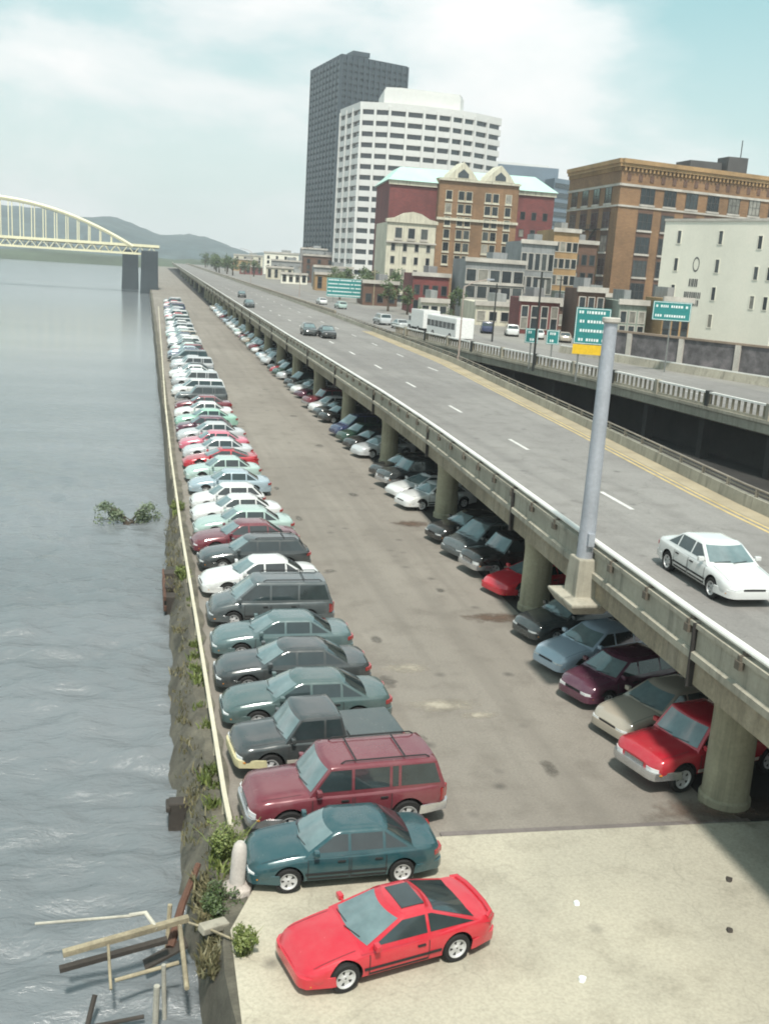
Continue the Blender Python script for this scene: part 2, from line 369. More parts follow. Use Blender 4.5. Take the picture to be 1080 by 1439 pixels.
tag(rest.build('rail_bracket', M['bracket'], par), kind='stuff')
b = MB(); b.sweep(rp, [(-.35,4.155),(-.30,4.7),(-.05,4.7),(0,4.155),(0,3.7),(-.08,3.7)]); pr = b.build('inner_barrier', M['concrete'], hw)
b = MB(); b.tube([(x-.17, y, 5.05) for x, y in rp], .05, 6); b.tube([(x-.17, y, 4.88) for x, y in rp], .04, 6)
for Y in ys(-8, 300, 2.5):
    x = interp(RX, Y); b.box(x-.23, Y-.05, 4.703, x-.11, Y+.05, 5.04)
b.build('barrier_rail', rough_mat('brown_rail', (.27,.235,.19), .6, 2), pr)
PY = [21.7 + 15.2*i for i in range(20)] + [21.7+15.2*20+45*i for i in range(8)]
for Y in [6.5] + PY:
    xl = interp(LX, Y); xr = interp(RX, Y); x0 = xl + (.75 if Y > 30 else .95)
    if Y == 6.5: cols = [x0+.3, 19.5]
    else: cols = [x0+.55, (x0+xr)/2, xr-1.3] if Y < 120 else [x0+.55]
    for j, cx in enumerate(cols):
        b = MB(); w = .52
        b.lathe([(.66,-.02),(.66,.22),(.60,.28),(.57,2.5),(.60,2.75),(.70,3.242)], 20, (cx, Y, 0)); b.build('pillar', M['pillar'], hw, smooth=30)
    if Y < 330:
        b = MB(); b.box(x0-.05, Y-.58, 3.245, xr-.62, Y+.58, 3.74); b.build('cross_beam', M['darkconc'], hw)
for Y in [6.5] + PY[:20]:
    x = interp(LX, Y); b = MB(); b.box(x-.075, Y-.025, 3.28, x+.12, Y+.025, 4.95); b.build('expansion_joint', M['darkconc'], hw)
# corbel that carries the tall steel column
b = MB(); cy = 28.7; cx = 13.36
def ring(z, hx, hy, dx=0): return [(cx+dx-hx, cy-hy, z),(cx+dx+hx, cy-hy, z),(cx+dx+hx, cy+hy, z),(cx+dx-hx, cy+hy, z)]
rs = [ring(2.85,.30,.4,.15), ring(2.98,.50,.75,-.0), ring(3.26,.66,1.0,-.03), ring(3.36,.66,1.0,-.03), ring(3.40,.36,.46), ring(4.2,.34,.42), ring(4.6,.31,.38)]
b.add([p for r_ in rs for p in r_], [(i*4+j, i*4+(j+1)%4, i*4+4+(j+1)%4, i*4+4+j) for i in range(6) for j in range(4)] + [(3,2,1,0),(24,25,26,27)])
b.build('corbel', M['concrete'], hw, bevel=.04)
# road surfaces
b = MB(); b.add([(x+.475, y, 4.19) for x, y in lp] + [(x-.36, y, 4.19) for x, y in rp], [(i, i+1, n+i+1, n+i) for i in range(n-1)])
tag(b.build('road', M['road']), kind='structure')
def stripe(bb, f, y0, y1, w, z=4.196):
    Y_ = ys(y0, y1, 4); o = [(interp(f, y)-w/2, y, z) for y in Y_] + [(interp(f, y)+w/2, y, z) for y in Y_]; m_ = len(Y_)
    bb.add(o, [(i, i+1, m_+i+1, m_+i) for i in range(m_-1)])
DX = [(0,18.2),(38,19.0),(52,19.5),(65,19.85),(93,20.4),(150,21),(300,22),(900,25)]
b = MB()
for i in range(-2, 22): 
    y = 36.8 + 13.1*i; stripe(b, DX, y, y+3.2, .2)
D2 = [(60,26),(93,25.4),(150,26),(300,27),(900,30)]
for i in range(4, 22):
    y = 36.8 + 13.1*i; stripe(b, D2, y, y+3.2, .17)
tag(b.build('lane_markings', M['mark']), kind='structure')
YL = [(y, x-1.75) for y, x in RX]
b = MB(); stripe(b, YL, -20, 140, .16); stripe(b, [(y, x+.34) for y, x in YL], -20, 140, .16)
tag(b.build('yellow_lines', M['markyellow']), kind='structure')
b = MB(); b.add([(interp(YL, y)+.5, y, 4.194) for y in YS if y < 141] + [(interp(RX, y)-.362, y, 4.194) for y in YS if y < 141], [(i, i+1, (m_:=len([y for y in YS if y < 141]))+i+1, m_+i) for i in range(len([y for y in YS if y < 141])-1)])
tag(b.build('road_shoulder', M['shoulder']), kind='structure')
# upper ramp road, city side
rampT = thing('ramp_road_viaduct', 'concrete ramp viaduct with white topped baluster railing running behind the elevated highway', 'viaduct')
QY = [y for y in YS if y <= 141]; q2 = [(interp(QX, y), y) for y in QY]
b = MB(); b.sweep(q2, [(-.12,4.18),(-.12,3.95),(0,3.9),(0,3.25),(.4,3.1),(2.6,3.1),(2.6,4.18)]); b.build('edge_girder', M['concrete'], rampT)
b = MB(); b.sweep(q2, [(.02,4.183),(.02,4.36),(.26,4.36),(.26,4.183)]); b.build('kerb', M['concrete'], rampT)
b = MB(); b.sweep(q2, [(.0,5.16),(.0,5.30),(.26,5.30),(.26,5.16)]); b.build('top_rail', M['whiterail'], rampT)
rest = MB()
for i_, Y in enumerate(ys(40, 138, .70)):
    x = interp(QX, Y); b = MB() if i_ < 99 else rest; b.box(x+.07, Y-.09, 4.36, x+.19, Y+.09, 5.16)
    if i_ < 99: b.build('baluster', M['concrete2'], rampT)
tag(rest.build('baluster', M['concrete2'], rampT), kind='stuff')
for Y in ys(22, 134, 7.0):
    x = interp(QX, Y); b = MB(); b.box(x-.07, Y-.22, 4.19, x+.33, Y+.22, 5.36); b.build('railing_post', M['darkmetal'] if int(Y) % 2 else M['concrete'], rampT)
for Y in ys(8, 128, 8.0):
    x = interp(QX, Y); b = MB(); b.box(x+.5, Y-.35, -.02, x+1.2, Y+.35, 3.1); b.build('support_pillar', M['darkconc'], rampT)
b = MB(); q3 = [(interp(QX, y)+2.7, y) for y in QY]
b.sweep(q3, [(0,-.1),(0,4.17),(.6,4.17),(.6,-.1)]); w_ = b.build('retaining_wall', M['darkconc']); tag(w_, 'retaining wall coloured dark to suggest shade under the ramp viaduct', 'wall')  # wall colour darkened to deepen the shade below the ramp
# ramp + right-hand carriageway surface and city ground
b = MB(); o = [(interp(QX, y)+.27, y, 4.2) for y in YS] + [(interp(QX, y)+13.5, y, 4.2) for y in YS]
b.add(o, [(i, i+1, n+i+1, n+i) for i in range(n-1)]); tag(b.build('upper_road', M['road']), kind='structure')
b = MB(); o = [(interp(QX, y)+2.75 if y < 150 else interp(RX, y)+.02, y, 4.178) for y in YS] + [(2500, y, 4.178) for y in YS]
b.add(o, [(i, i+1, n+i+1, n+i) for i in range(n-1)]); tag(b.build('city_ground', M['city']), kind='structure')
b = MB(); b.sweep([(interp(QX, y)+.1, y) for y in YS if y >= 141], [(-.25,4.17),(-.2,4.95),(.1,4.95),(.2,4.17)])
tag(b.build('median_barrier', rough_mat('brown_median', (.30,.25,.19), .9, 1)), 'low brown median barrier between the two carriageways far along the highway', 'barrier')
b = MB()
for k_ in range(6):
    f = [(y, x+4.4) for y, x in QX]; stripe(b, f, 60+k_*18, 63+k_*18, .17, 4.206)
tag(b.build('ramp_lane_markings', M['mark']), kind='structure')

# ------------------------------------------------------------------ river rail
b = MB()
RP = [(1.98,21.0)] + [(interp([(21,1.95),(33,1.86),(46,1.72),(65,1.66),(87,1.72),(130,2.05),(251,3.0)], y), y) for y in ys(22.5, 250, 3)]
rt = thing('guard_beam', 'pale yellowed low guard beam on short posts along the river edge', 'guard rail')
b.sweep(RP, [(-.055,.50),(-.06,.60),(.05,.60),(.055,.50)]); b.build('beam', M['curb'], rt)
b = MB()
for x, y in RP[::1]:
    if y < 130: b.box(x-.04, y-.05, -.25, x+.04, y+.07, .50)
b.build('posts', M['curb'], rt)
# ------------------------------------------------------------------ foliage helper
def leaf_mat(name, c, c2):
    m, nt, bs = newmat(name); v = coords(nt); f = noise(nt, v, 1.3, 3)
    gi = nd(nt, 'ShaderNodeNewGeometry'); rn = ramp(nt, gi.outputs['Random Per Island'], [(0,c),(1,c2)])
    nt.links.new(mix(nt, ramp(nt, f, [(.35,(0,)*3),(.65,(.5,)*3)]), rn, k(c, .6)), bs.inputs['Base Color']); bs.inputs['Roughness'].default_value = .6
    bs.inputs['Subsurface Weight'].default_value = 0; return m
M['leaf'] = leaf_mat('leaf_green', (.035,.06,.02), (.085,.13,.035)); M['weed'] = leaf_mat('weed_green', (.09,.13,.03), (.19,.22,.06))
M['floatleaf'] = leaf_mat('floating_leaves', (.09,.13,.07), (.17,.21,.12))
M['weeddry'] = leaf_mat('dry_weed', (.10,.10,.05), (.22,.19,.10)); M['bark'] = rough_mat('bark', (.09,.07,.05), .95, 4, .3)
def grass_clump(b, cx, cy, z, r, h, n, q, w=.03):
    for _ in range(n):
        a = q.uniform(0, 2*pi); d = r*math.sqrt(q.random()); x = cx+d*math.cos(a); y = cy+d*math.sin(a)
        hh = h*q.uniform(.45,1.1); lx = q.gauss(0,.35)*hh; ly = q.gauss(0,.35)*hh; a2 = q.uniform(0, pi); ux = math.cos(a2)*w; uy = math.sin(a2)*w
        b.add([(x-ux,y-uy,z),(x+ux,y+uy,z),(x+lx*.5+ux*.8,y+ly*.5+uy*.8,z+hh*.6),(x+lx*.5-ux*.8,y+ly*.5-uy*.8,z+hh*.6),(x+lx,y+ly,z+hh*.92)], [(0,1,2,3),(3,2,4)])
def leafball(b, cx, cy, cz, r, n, q, s=.06, mi=0, flat=1):
    for _ in range(n):
        d = Vector((q.gauss(0,1), q.gauss(0,1), q.gauss(0,1))).normalized()*r*q.uniform(.35,1.0)
        p = Vector((cx,cy,cz)) + Vector((d.x,d.y,d.z*flat)); u = Vector((q.gauss(0,1),q.gauss(0,1),q.gauss(0,1))).normalized(); w = u.orthogonal().normalized()
        ss = s*q.uniform(.6,1.4); b.add([p-u*ss, p+w*ss*.6, p+u*ss, p-w*ss*.6], [(0,1,2,3)], mi)
def tree(x, y, z, h, r, label, seed, group='trees among the distant buildings', leaf='leaf', n=700):
    q = random.Random(seed); t = thing('tree', label, 'tree', (x,y,z), 0, group)
    b = MB(); b.tube([(0,0,-.1),(q.uniform(-.1,.1)*r*.3,0,h*.35),(q.uniform(-.2,.2),.1,h*.75)], .045*h, 7, 0, .012*h)
    for i in range(5):
        a = q.uniform(0,6.28); b.tube([(0,0,h*(.3+.07*i)),(math.cos(a)*r*.6,math.sin(a)*r*.6,h*(.55+.06*i))], .016*h, 5, 0, .005*h)
    b.build('trunk', M['bark'], t)
    b = MB()
    for i in range(13):
        a = q.uniform(0,6.28); d = r*q.uniform(.15,.75); zz = h*q.uniform(.42,.92)
        leafball(b, d*math.cos(a)*(1.25-zz/h*.6), d*math.sin(a)*(1.25-zz/h*.6), zz, r*q.uniform(.28,.5), n//13, q, r*.085)
    b.build('crown', M[leaf], t); return t
q = random.Random(4)
b = MB()
for i in range(120):
    y = 19+33*q.random()**1.1; x = 1.62 - q.uniform(-.1,.5); z = -.1 - max(0, (1.6-x))*1.1
    grass_clump(b, x, y, z, .26, q.uniform(.12,.30), 14, q, .02)
for i in range(60): grass_clump(b, q.uniform(1.25,1.8), q.uniform(17.2,20.5), -.35, .2, .4, 22, q)
tag(b.build('bank_weeds', M['weeddry']), 'dry straggly weeds along the stony river bank', 'weeds', kind='stuff')
b = MB()
for i in range(70):
    y = q.choice([23.5,24,31,32,33,38,42,20.6,20.9,28,52.8,53.2,53.6]) + q.uniform(-.8,.8); grass_clump(b, 1.75+q.uniform(-.16,.12), y, -.05, .16, q.uniform(.2,.4), 20, q)
tag(b.build('verge_grass', M['weed']), 'green grass growing along the foot of the guard beam', 'grass', kind='stuff')
def weed(x, y, z, r, h, label, seed, mat='weed', cat='bush'):
    q = random.Random(seed); t = thing('weed_bush', label, cat, (x,y,z)); b = MB(); s = MB()
    for i in range(16):
        a = q.uniform(0,6.28); d = r*q.uniform(.3,1); e = (math.cos(a)*d, math.sin(a)*d, h*q.uniform(.5,1)); s.tube([(0,0,-.1),(e[0]*.4,e[1]*.4,e[2]*.6),e], .012, 5, 0, .005)
        leafball(b, e[0], e[1], e[2]*.95, r*.3, 50, q, .030); leafball(b, e[0]*.6, e[1]*.6, e[2]*.55, r*.28, 40, q, .030); grass_clump(b, e[0]*.5, e[1]*.5, 0, r*.3, h*1.1, 9, q, .012)
    s.build('stems', M['bark'], t); b.build('leaves', M[mat], t)
weed(1.82, 20.75, .0, .50, .75, 'tall bright green weed bush at the near end of the guard beam', 1)
weed(1.55, 19.0, -.25, .45, .5, 'dull green bush on the bank beside the white bollard', 2, 'leaf')
weed(1.9, 17.3, .05, .30, .5, 'small spiky green plant growing on the concrete apron near the red coupe', 3)
weed(1.72, 53.0, -.1, .35, .6, 'green bush on the river wall beside the floating branches', 4)
weed(1.62, 42.0, -.2, .3, .45, 'small green bush by the rusty barge fender', 5)
# floating branches
t = thing('floating_branches', 'leafy broken branches floating in the river near the wharf', 'branches', (-.7,56.3,-1.5))
q = random.Random(12); b = MB(); s = MB()
for i in range(18):
    a = q.uniform(-.5,.5) + (pi if i % 2 else 0); L = q.uniform(.6,1.7)
    e = (math.cos(a)*L, math.sin(a)*L*.9+q.uniform(-.4,.4), q.uniform(.15,.95)); s.tube([(q.uniform(-.4,.4),q.uniform(-.3,.3),-.1),(e[0]*.5,e[1]*.5,e[2]*.8),e], .03, 5, 0, .01)
    leafball(b, e[0], e[1], e[2], .36, 60, q, .06); leafball(b, e[0]*.6, e[1]*.6, e[2]*.6, .30, 40, q, .06)
s.build('twigs', M['bark'], t); b.build('leaves', M['floatleaf'], t)
# rock, bollard, fender
t = thing('bollard', 'pale leaning concrete bollard beside the dark teal sedan', 'bollard', (1.98,19.35,0)); t.rotation_euler = (R(-4),R(3),0)
b = MB(); b.lathe([(.17,-.1),(.16,.9),(.13,1.05),(.07,1.12)], 14); b.build('post', rough_mat('pinkish_concrete', (.50,.46,.42), .9, 3, .25), t, smooth=40)
b = MB(); b.lathe([(.34,-.06),(.32,.12),(.22,.2)], 10); b.build('base', rough_mat('rubble_concrete', (.45,.40,.36), .95, 4, .4), t, bevel=.02)
t = thing('wharf_fender', 'dark timber mooring fender jutting from the wharf wall into the river', 'fender', (1.25,42.3,-1.5))
b = MB()
for i in range(4): b.box(-.35,-1.6+i*.95,-.3,.35,-.95+i*.95,.9+.12*(i%2))
b.build('timber_blocks', M['wood_dark'], t, bevel=.04)
b = MB(); b.box(-.42,-1.75,.35,-.30,2.2,.55); b.box(-.42,-1.75,.8,-.32,2.2,.95); b.build('waling', M['rust'], t)
t = thing('mooring_block', 'second dark timber block on the bank below the charcoal pickup truck', 'fender', (1.15,24.5,-1.3))
b = MB(); b.box(-.45,-.2,-.3,.4,.2,.62); b.box(-.52,-.25,.40,-.4,.25,.55); b.build('timber_blocks', M['wood_dark'], t, bevel=.04)
# broken gangway at the bank
t = thing('broken_gangway', 'broken gangway frame of bleached timbers and pipes hanging over the river', 'gangway', (.6,18.0,-1.5))
def seg(name, a, c, r, m, mid=None):
    o = Vector((.6,18.0,-1.5)); pts = [Vector(a)-o] + ([Vector(mid)-o] if mid else []) + [Vector(c)-o]
    b = MB(); b.tube(pts, r, 8); return b.build(name, m, t, smooth=40)
def plank(name, a, c, w, h, m):
    o = Vector((.6,18.0,-1.5)); a = Vector(a)-o; c = Vector(c)-o; d = (c-a); L = d.length; X = d.normalized(); Z = Vector((0,0,1)); Yv = Z.cross(X).normalized(); Z = X.cross(Yv)
    Mx = Matrix((X, Yv, Z)).transposed().to_4x4(); Mx.translation = a; b = MB(); b.box(0,-w/2,-h/2,L,w/2,h/2,0,Mx); return b.build(name, m, t, bevel=.008)
plank('deck_beam', (-1.45,18.35,-.42), (.98,18.87,-.22), .13, .12, M['wood_pale']); plank('wet_beam', (-1.5,18.15,-.62), (.55,18.55,-.45), .13, .10, M['wood_dark'])
seg('handrail_pipe', (-2.05,19.27,-.35), (-.15,19.10,-.22), .03, M['pipe']); seg('bent_pipe', (-.2,19.12,-.22), (.35,18.68,-.28), .045, M['pipe'], (.12,19.05,-.14))
seg('upright', (-.60,18.5,-.4), (-.52,17.6,-.75), .03, M['wood_pale']); seg('upright', (.80,18.75,-.3), (.88,17.05,-.45), .05, M['wood_pale'])
seg('cross_rail', (-.45,17.72,-.65), (.76,17.95,-.55), .04, M['wood_pale']); seg('pile', (.30,17.25,-1.9), (.33,17.2,-.45), .06, M['pipe'])
seg('pile', (.50,17.6,-1.9), (.46,17.66,-.35), .045, M['pipe']); seg('stub_pipe', (-.98,17.4,-1.5), (-.82,17.75,-.95), .05, M['wood_dark'])
seg('lower_pipe', (-.85,17.5,-1.45), (.1,17.45,-1.3), .04, M['wood_dark']); plank('hull_board', (.1,18.75,-1.15), (.95,18.9,-.8), .3, .06, M['wood_dark'])
b = MB(); b.tube([(.62,18.9,-.9),(.88,19.7,-.45),(1.25,20.6,-.1)], .10, 8, 0, .07); tag(b.build('driftwood_log', M['rust'], smooth=40), 'dark reddish log leaning against the bank behind the broken gangway', 'log')
b = MB(); b.tube([(.56,19.4,-1.4),(.62,19.5,-.3)], .05, 7); tag(b.build('mooring_stake', M['wood_pale'], smooth=40), 'short bleached stake standing by the dark red log', 'stake')
b = MB(); b.tube([(.98,18.62,-.15),(1.35,18.0,.10),(1.95,17.45,.12)], .025, 6); tag(b.build('fallen_pole', M['wood_pale'], smooth=40), 'thin fallen pole lying from the gangway across the concrete apron', 'pole')
b = MB(); b.box(-.3,-.12,0,.3,.12,.16); o = b.build('broken_slab', M['concrete'], bevel=.03); o.location = (1.42,18.15,-.02); o.rotation_euler = (.1,.15,.5); tag(o, 'small broken concrete slab at the apron corner beside the gangway', 'slab')
# bits of litter on the apron and lot
q = random.Random(31); mlit = [M['signw'], M['wood_dark'], M['weeddry']]
spots = [(9.05,17.9,0,'crumpled pale wrapper on the apron right of the red coupe'),(11.9,16.6,1,'dark oily rag lying on the apron near the right edge'),(12.9,18.3,1,'small black scrap on the apron below the dirt patch'),(8.2,15.6,0,'white paper scrap on the apron beyond the tail of the red coupe')]
for x, y, mi, lab in spots:
    b = MB(); pts = [(q.uniform(.05,.09)*math.cos(a*.9), q.uniform(.05,.09)*math.sin(a*.9)) for a in range(7)]
    b.prism([(px_, py_, 0) for px_, py_ in pts], (.01,.02,.05)); o = b.build('litter', mlit[mi]); o.location = (x, y, .052); tag(o, lab, 'litter')
EXPO = .93; HAZE = .00026
# ------------------------------------------------------------------ cars
def smooth_tab(tab, n):
    """dense stations through (x, z) with cosine-eased monotone interpolation"""
    xs = [tab[0][0] + (tab[-1][0]-tab[0][0])*i/n for i in range(n+1)]
    return xs
def cr(tab, x):
    if x <= tab[0][0]: return tab[0][1]
    if x >= tab[-1][0]: return tab[-1][1]
    for i in range(len(tab)-1):
        if x <= tab[i+1][0]:
            x0, y0 = tab[i]; x1, y1 = tab[i+1]
            m0 = (y1-tab[i-1][1])/(x1-tab[i-1][0]) if i > 0 else (y1-y0)/(x1-x0)
            m1 = (tab[i+2][1]-y0)/(tab[i+2][0]-x0) if i+2 < len(tab) else (y1-y0)/(x1-x0)
            h = x1-x0; t = (x-x0)/h
            return (2*t**3-3*t*t+1)*y0 + (t**3-2*t*t+t)*h*m0 + (-2*t**3+3*t*t)*y1 + (t**3-t*t)*h*m1
SPEC = {
 'sedan': dict(L=4.65, W=1.76, top=[(-2.32,.74),(-2.22,.93),(-1.5,.98),(0,.93),(1.0,.93),(1.7,.84),(2.15,.72),(2.32,.56)], zb=.21, ax=(1.42,-1.33), r=.315, belt=.93, roof=1.38, xf=(1.12,.42), xr=(-1.72,-.98), wt=.70, pil=(-.02,-.86), doors=((.98,-.02),(-.05,-.92))),
 'coupe': dict(L=4.55, W=1.80, top=[(-2.27,.66),(-2.18,.88),(-1.6,.92),(0,.84),(.9,.84),(1.6,.74),(2.08,.62),(2.27,.48)], zb=.18, ax=(1.36,-1.25), r=.325, belt=.84, roof=1.24, xf=(1.05,.12), xr=(-1.98,-.72), wt=.66, pil=(-.55,), doors=((.85,-.55),)),
 'hatchback': dict(L=4.0, W=1.68, top=[(-2.0,.70),(-1.94,.90),(-1.5,.95),(0,.93),(.9,.93),(1.4,.85),(1.85,.74),(2.0,.56)], zb=.21, ax=(1.24,-1.20), r=.30, belt=.93, roof=1.40, xf=(1.06,.40), xr=(-1.88,-1.35), wt=.71, pil=(-.02,-.95), doors=((.9,-.02),(-.05,-.95))),
 'station_wagon': dict(L=4.75, W=1.76, top=[(-2.37,.72),(-2.30,.95),(-1.5,.96),(0,.93),(1.0,.93),(1.7,.84),(2.2,.72),(2.37,.56)], zb=.21, ax=(1.45,-1.32), r=.315, belt=.93, roof=1.42, xf=(1.12,.42), xr=(-2.28,-1.92), wt=.72, pil=(-.02,-.98), doors=((.98,-.02),(-.05,-.95))),
 'suv': dict(L=4.75, W=1.82, top=[(-2.37,.80),(-2.33,1.10),(-1.5,1.12),(0,1.10),(1.0,1.10),(1.6,1.06),(2.15,1.00),(2.37,.80)], zb=.34, ax=(1.48,-1.36), r=.375, belt=1.10, roof=1.70, xf=(1.10,.62), xr=(-2.32,-2.10), wt=.80, pil=(.0,-.92,-1.14), doors=((.98,.0),(-.03,-.95))),
 'minivan': dict(L=4.75, W=1.88, top=[(-2.37,.75),(-2.33,1.02),(-1.5,1.04),(0,1.02),(1.3,1.02),(1.8,.92),(2.2,.80),(2.37,.58)], zb=.24, ax=(1.50,-1.38), r=.33, belt=1.02, roof=1.68, xf=(1.55,.72), xr=(-2.33,-2.08), wt=.76, pil=(.10,-.98), doors=((1.1,.10),(.07,-.98))),
 'pickup': dict(L=5.1, W=1.88, top=[(-2.55,.80),(-2.52,1.08),(-1.5,1.09),(0,1.09),(1.2,1.09),(1.8,1.04),(2.35,.98),(2.55,.80)], zb=.38, ax=(1.62,-1.55), r=.39, belt=1.09, roof=1.70, xf=(1.25,.78), xr=(-.72,-.55), wt=.80, pil=(.0,), doors=((1.1,.0),(-.03,-.62))),
}
LABELS_KIND = {'sedan':'sedan','coupe':'coupe','hatchback':'hatchback','station_wagon':'station wagon','suv':'SUV','minivan':'minivan','pickup':'pickup truck'}
OBNAME = {'sedan':'sedan','coupe':'coupe','hatchback':'hatchback','station_wagon':'station_wagon','suv':'sport_utility_vehicle','minivan':'minivan','pickup':'pickup_truck'}
PAINTED = set()
def make_car(kind, trim=False, sunroof=False, hoodscoop=False):
    s = SPEC[kind]; L, W, zb = s['L'], s['W'], s['zb']; hw_ = W/2; H = L/2
    boxy = kind in ('suv','pickup','minivan')
    root = thing(OBNAME[kind], '', 'car')
    def wof(x):
        d = H-abs(x); kx = .42 if not boxy else .26
        base = 1 - .05*max(0, (abs(x)-.9)/(H-.9))**2
        return hw_*base*(1 if d >= kx else (.70+.30*math.sin(pi/2*(max(d,0)/kx)**.75)))
    def ringf(x):
        w = wof(x); zt = cr(s['top'], x); d = H-abs(x); zbb = zb + (.10*(1-d/.5) if d < .5 else 0)
        zs = zt - (.05 if boxy else .07); e = .02
        return [(w*.86,zbb),(w*.965,zbb+.08),(w*.995,lerp(zbb,zs,.38)),(w,lerp(zbb,zs,.60)),(w*.985,zs-.07),(w*.955,zs-.01),(w*.89,zs+(zt-zs)*.62),(w*.5,zt+.012),(0,zt+.022)], zbb
    st = [-H, -H+.02, -H+.06, -H+.12, -H+.2, -H+.3] ; x = -H+.42
    while x < H-.42: st.append(x); x += .115
    st += [H-.42,H-.3,H-.2,H-.12,H-.06,H-.02,H]
    vs = []; m_ = 0
    for x in st:
        half, zbb = ringf(x); ring = [(x, y, z) for y, z in half] + [(x, -y, z) for y, z in half[-2::-1]]; m_ = len(ring); vs += ring
    fs = [(i*m_+j, i*m_+(j+1)%m_, (i+1)*m_+(j+1)%m_, (i+1)*m_+j) for i in range(len(st)-1) for j in range(m_)]
    fs += [tuple(range(m_)), tuple((len(st)-1)*m_+j for j in range(m_))[::-1]]
    b = MB(); b.add(vs, fs); me = b.mesh('body', [M['paint'], M['dark']])
    body = link('body', me, root)
    # wheel arches (and load bed) cut from the shell
    r = s['r']; zc = r; cut = MB()
    for ax in s['ax']:
        for sg in (1,-1): cut.lathe([(r*1.16, -.16), (r*1.16, .16)], 28, (ax, sg*(hw_-.06), zc+.03), 'y')
    if kind == 'pickup': cut.box(-2.46, -.78, .62, -.80, .78, 1.4)
    cme = cut.mesh('cut', [M['paint']]); co = link('cut', cme)
    md = body.modifiers.new('b', 'BOOLEAN'); md.operation = 'DIFFERENCE'; md.solver = 'EXACT'; md.object = co
    bpy.context.view_layer.update()
    dg = bpy.context.evaluated_depsgraph_get(); nm = bpy.data.meshes.new_from_object(body.evaluated_get(dg))
    body.modifiers.clear(); body.data = nm; bpy.data.objects.remove(co)
    if len(nm.materials) < 2: nm.materials.append(M['dark'])
    for p in nm.polygons:
        c = p.center; p.use_smooth = True
        for ax in s['ax']:
            dd = math.hypot(c.x-ax, c.z-zc-.03)
            if dd < r*1.17 and abs(c.y) > hw_-.25 and dd < r*1.165 and (abs(p.normal.y) > .9 and abs(c.y) < hw_-.18 or abs(dd-r*1.15) < .02): p.material_index = 1
        if kind == 'pickup' and -2.47 < c.x < -.79 and abs(c.y) < .79 and c.z < 1.085: p.material_index = 1
    nm.set_sharp_from_angle(angle=R(35))
    # greenhouse
    zl, zr = s['belt'], s['roof']; wb = hw_*.93; wt = hw_*s['wt']*1.03; bf, br = (.16,.12) if not boxy else (.10,.05)
    def xf(t): return lerp(s['xf'][0], s['xf'][1], t) - .05*math.sin(pi*min(max(t,0),1))*0
    def xr(t): return lerp(s['xr'][0], s['xr'][1], t)
    def hwid(t): return lerp(wb, wt, t)
    def Z(t): return lerp(zl, zr, t)
    def ringc(t, sx=1, dz=0, ins=0):
        h = hwid(t)*sx - ins; a = xf(t)-ins; c = xr(t)+ins; mx = (a+c)/2
        pts = []
        for i in range(9): v = -1+i/4; pts.append((mx+((a-.0) + bf*(1-v*v)*1.0 - bf - mx)*sx if 0 else mx+(a-bf+bf*(1-v*v)-mx)*sx, v*h))
        for i in range(1,8): pts.append((mx+(lerp(a-bf, c+br, i/8)-mx)*sx, h))
        for i in range(9): v = 1-i/4; pts.append((mx+(c+br-br*(1-v*v)-mx)*sx, v*h))
        for i in range(1,8): pts.append((mx+(lerp(c+br, a-bf, i/8)-mx)*sx, -h))
        return [(x, y, Z(t)+dz) for x, y in pts]
    cr_ = .045 if not boxy else .03
    rings = [ringc(-.14), ringc(0), ringc(.5), ringc(.93), ringc(1.0,1,0,.02), ringc(1.0,.90,cr_*.6), ringc(1.0,.6,cr_), ringc(1.0,.25,cr_*1.2)]
    m2 = len(rings[0]); b = MB(); b.add([p for g_ in rings for p in g_], [(i*m2+j, i*m2+(j+1)%m2, (i+1)*m2+(j+1)%m2, (i+1)*m2+j) for i in range(len(rings)-1) for j in range(m2)] + [tuple((len(rings)-1)*m2+j for j in range(m2))])
    cab = b.build('roof_shell', [M['paint']], root, smooth=40)
    o_ = .006
    def fr(v, t, front=True):
        h = hwid(t)
        if front:
            n_ = Vector((zr-zl, 0, s['xf'][0]-s['xf'][1])).normalized(); x = xf(t)-bf*v*v
        else:
            n_ = Vector((-(zr-zl), 0, s['xr'][1]-s['xr'][0])).normalized(); x = xr(t)+br*v*v
        return Vector((x, v*h, Z(t))) + n_*o_
    for nm_, fnt, t0, t1 in (('windscreen', True, .07, .90), ('rear_window', False, .10 if not boxy else .18, .90)):
        b = MB(); nv, nt_ = 8, 4; a0 = .90
        b.add([fr(lerp(-a0,a0,i/nv), lerp(t0,t1,j/nt_), fnt) for j in range(nt_+1) for i in range(nv+1)], [(j*(nv+1)+i, j*(nv+1)+i+1, (j+1)*(nv+1)+i+1, (j+1)*(nv+1)+i) for j in range(nt_) for i in range(nv)])
        b.build(nm_, M['wind'] if fnt else M['glass'], root, smooth=60)
    ny = Vector((0, zr-zl, wb-wt)).normalized()
    def sp(x, t, sg): return Vector((x, sg*hwid(t), Z(t))) + Vector((0, sg*ny.y, ny.z))*o_
    pil = list(s['pil']); pw = .035
    t0, t1 = .08, .88
    spans = []; xs_ = [None] + pil + [None]
    for i in range(len(xs_)-1):
        a, c = xs_[i], xs_[i+1]
        A = [(xf(t0)-bf-.06, xf(t1)-bf-.05)] if a is None else [(a-pw, a-pw)]
        C = [(xr(t0)+br+.10, xr(t1)+br+.08)] if c is None else [(c+pw, c+pw)]
        if A[0][0]-C[0][0] > .12: spans.append((A[0], C[0]))
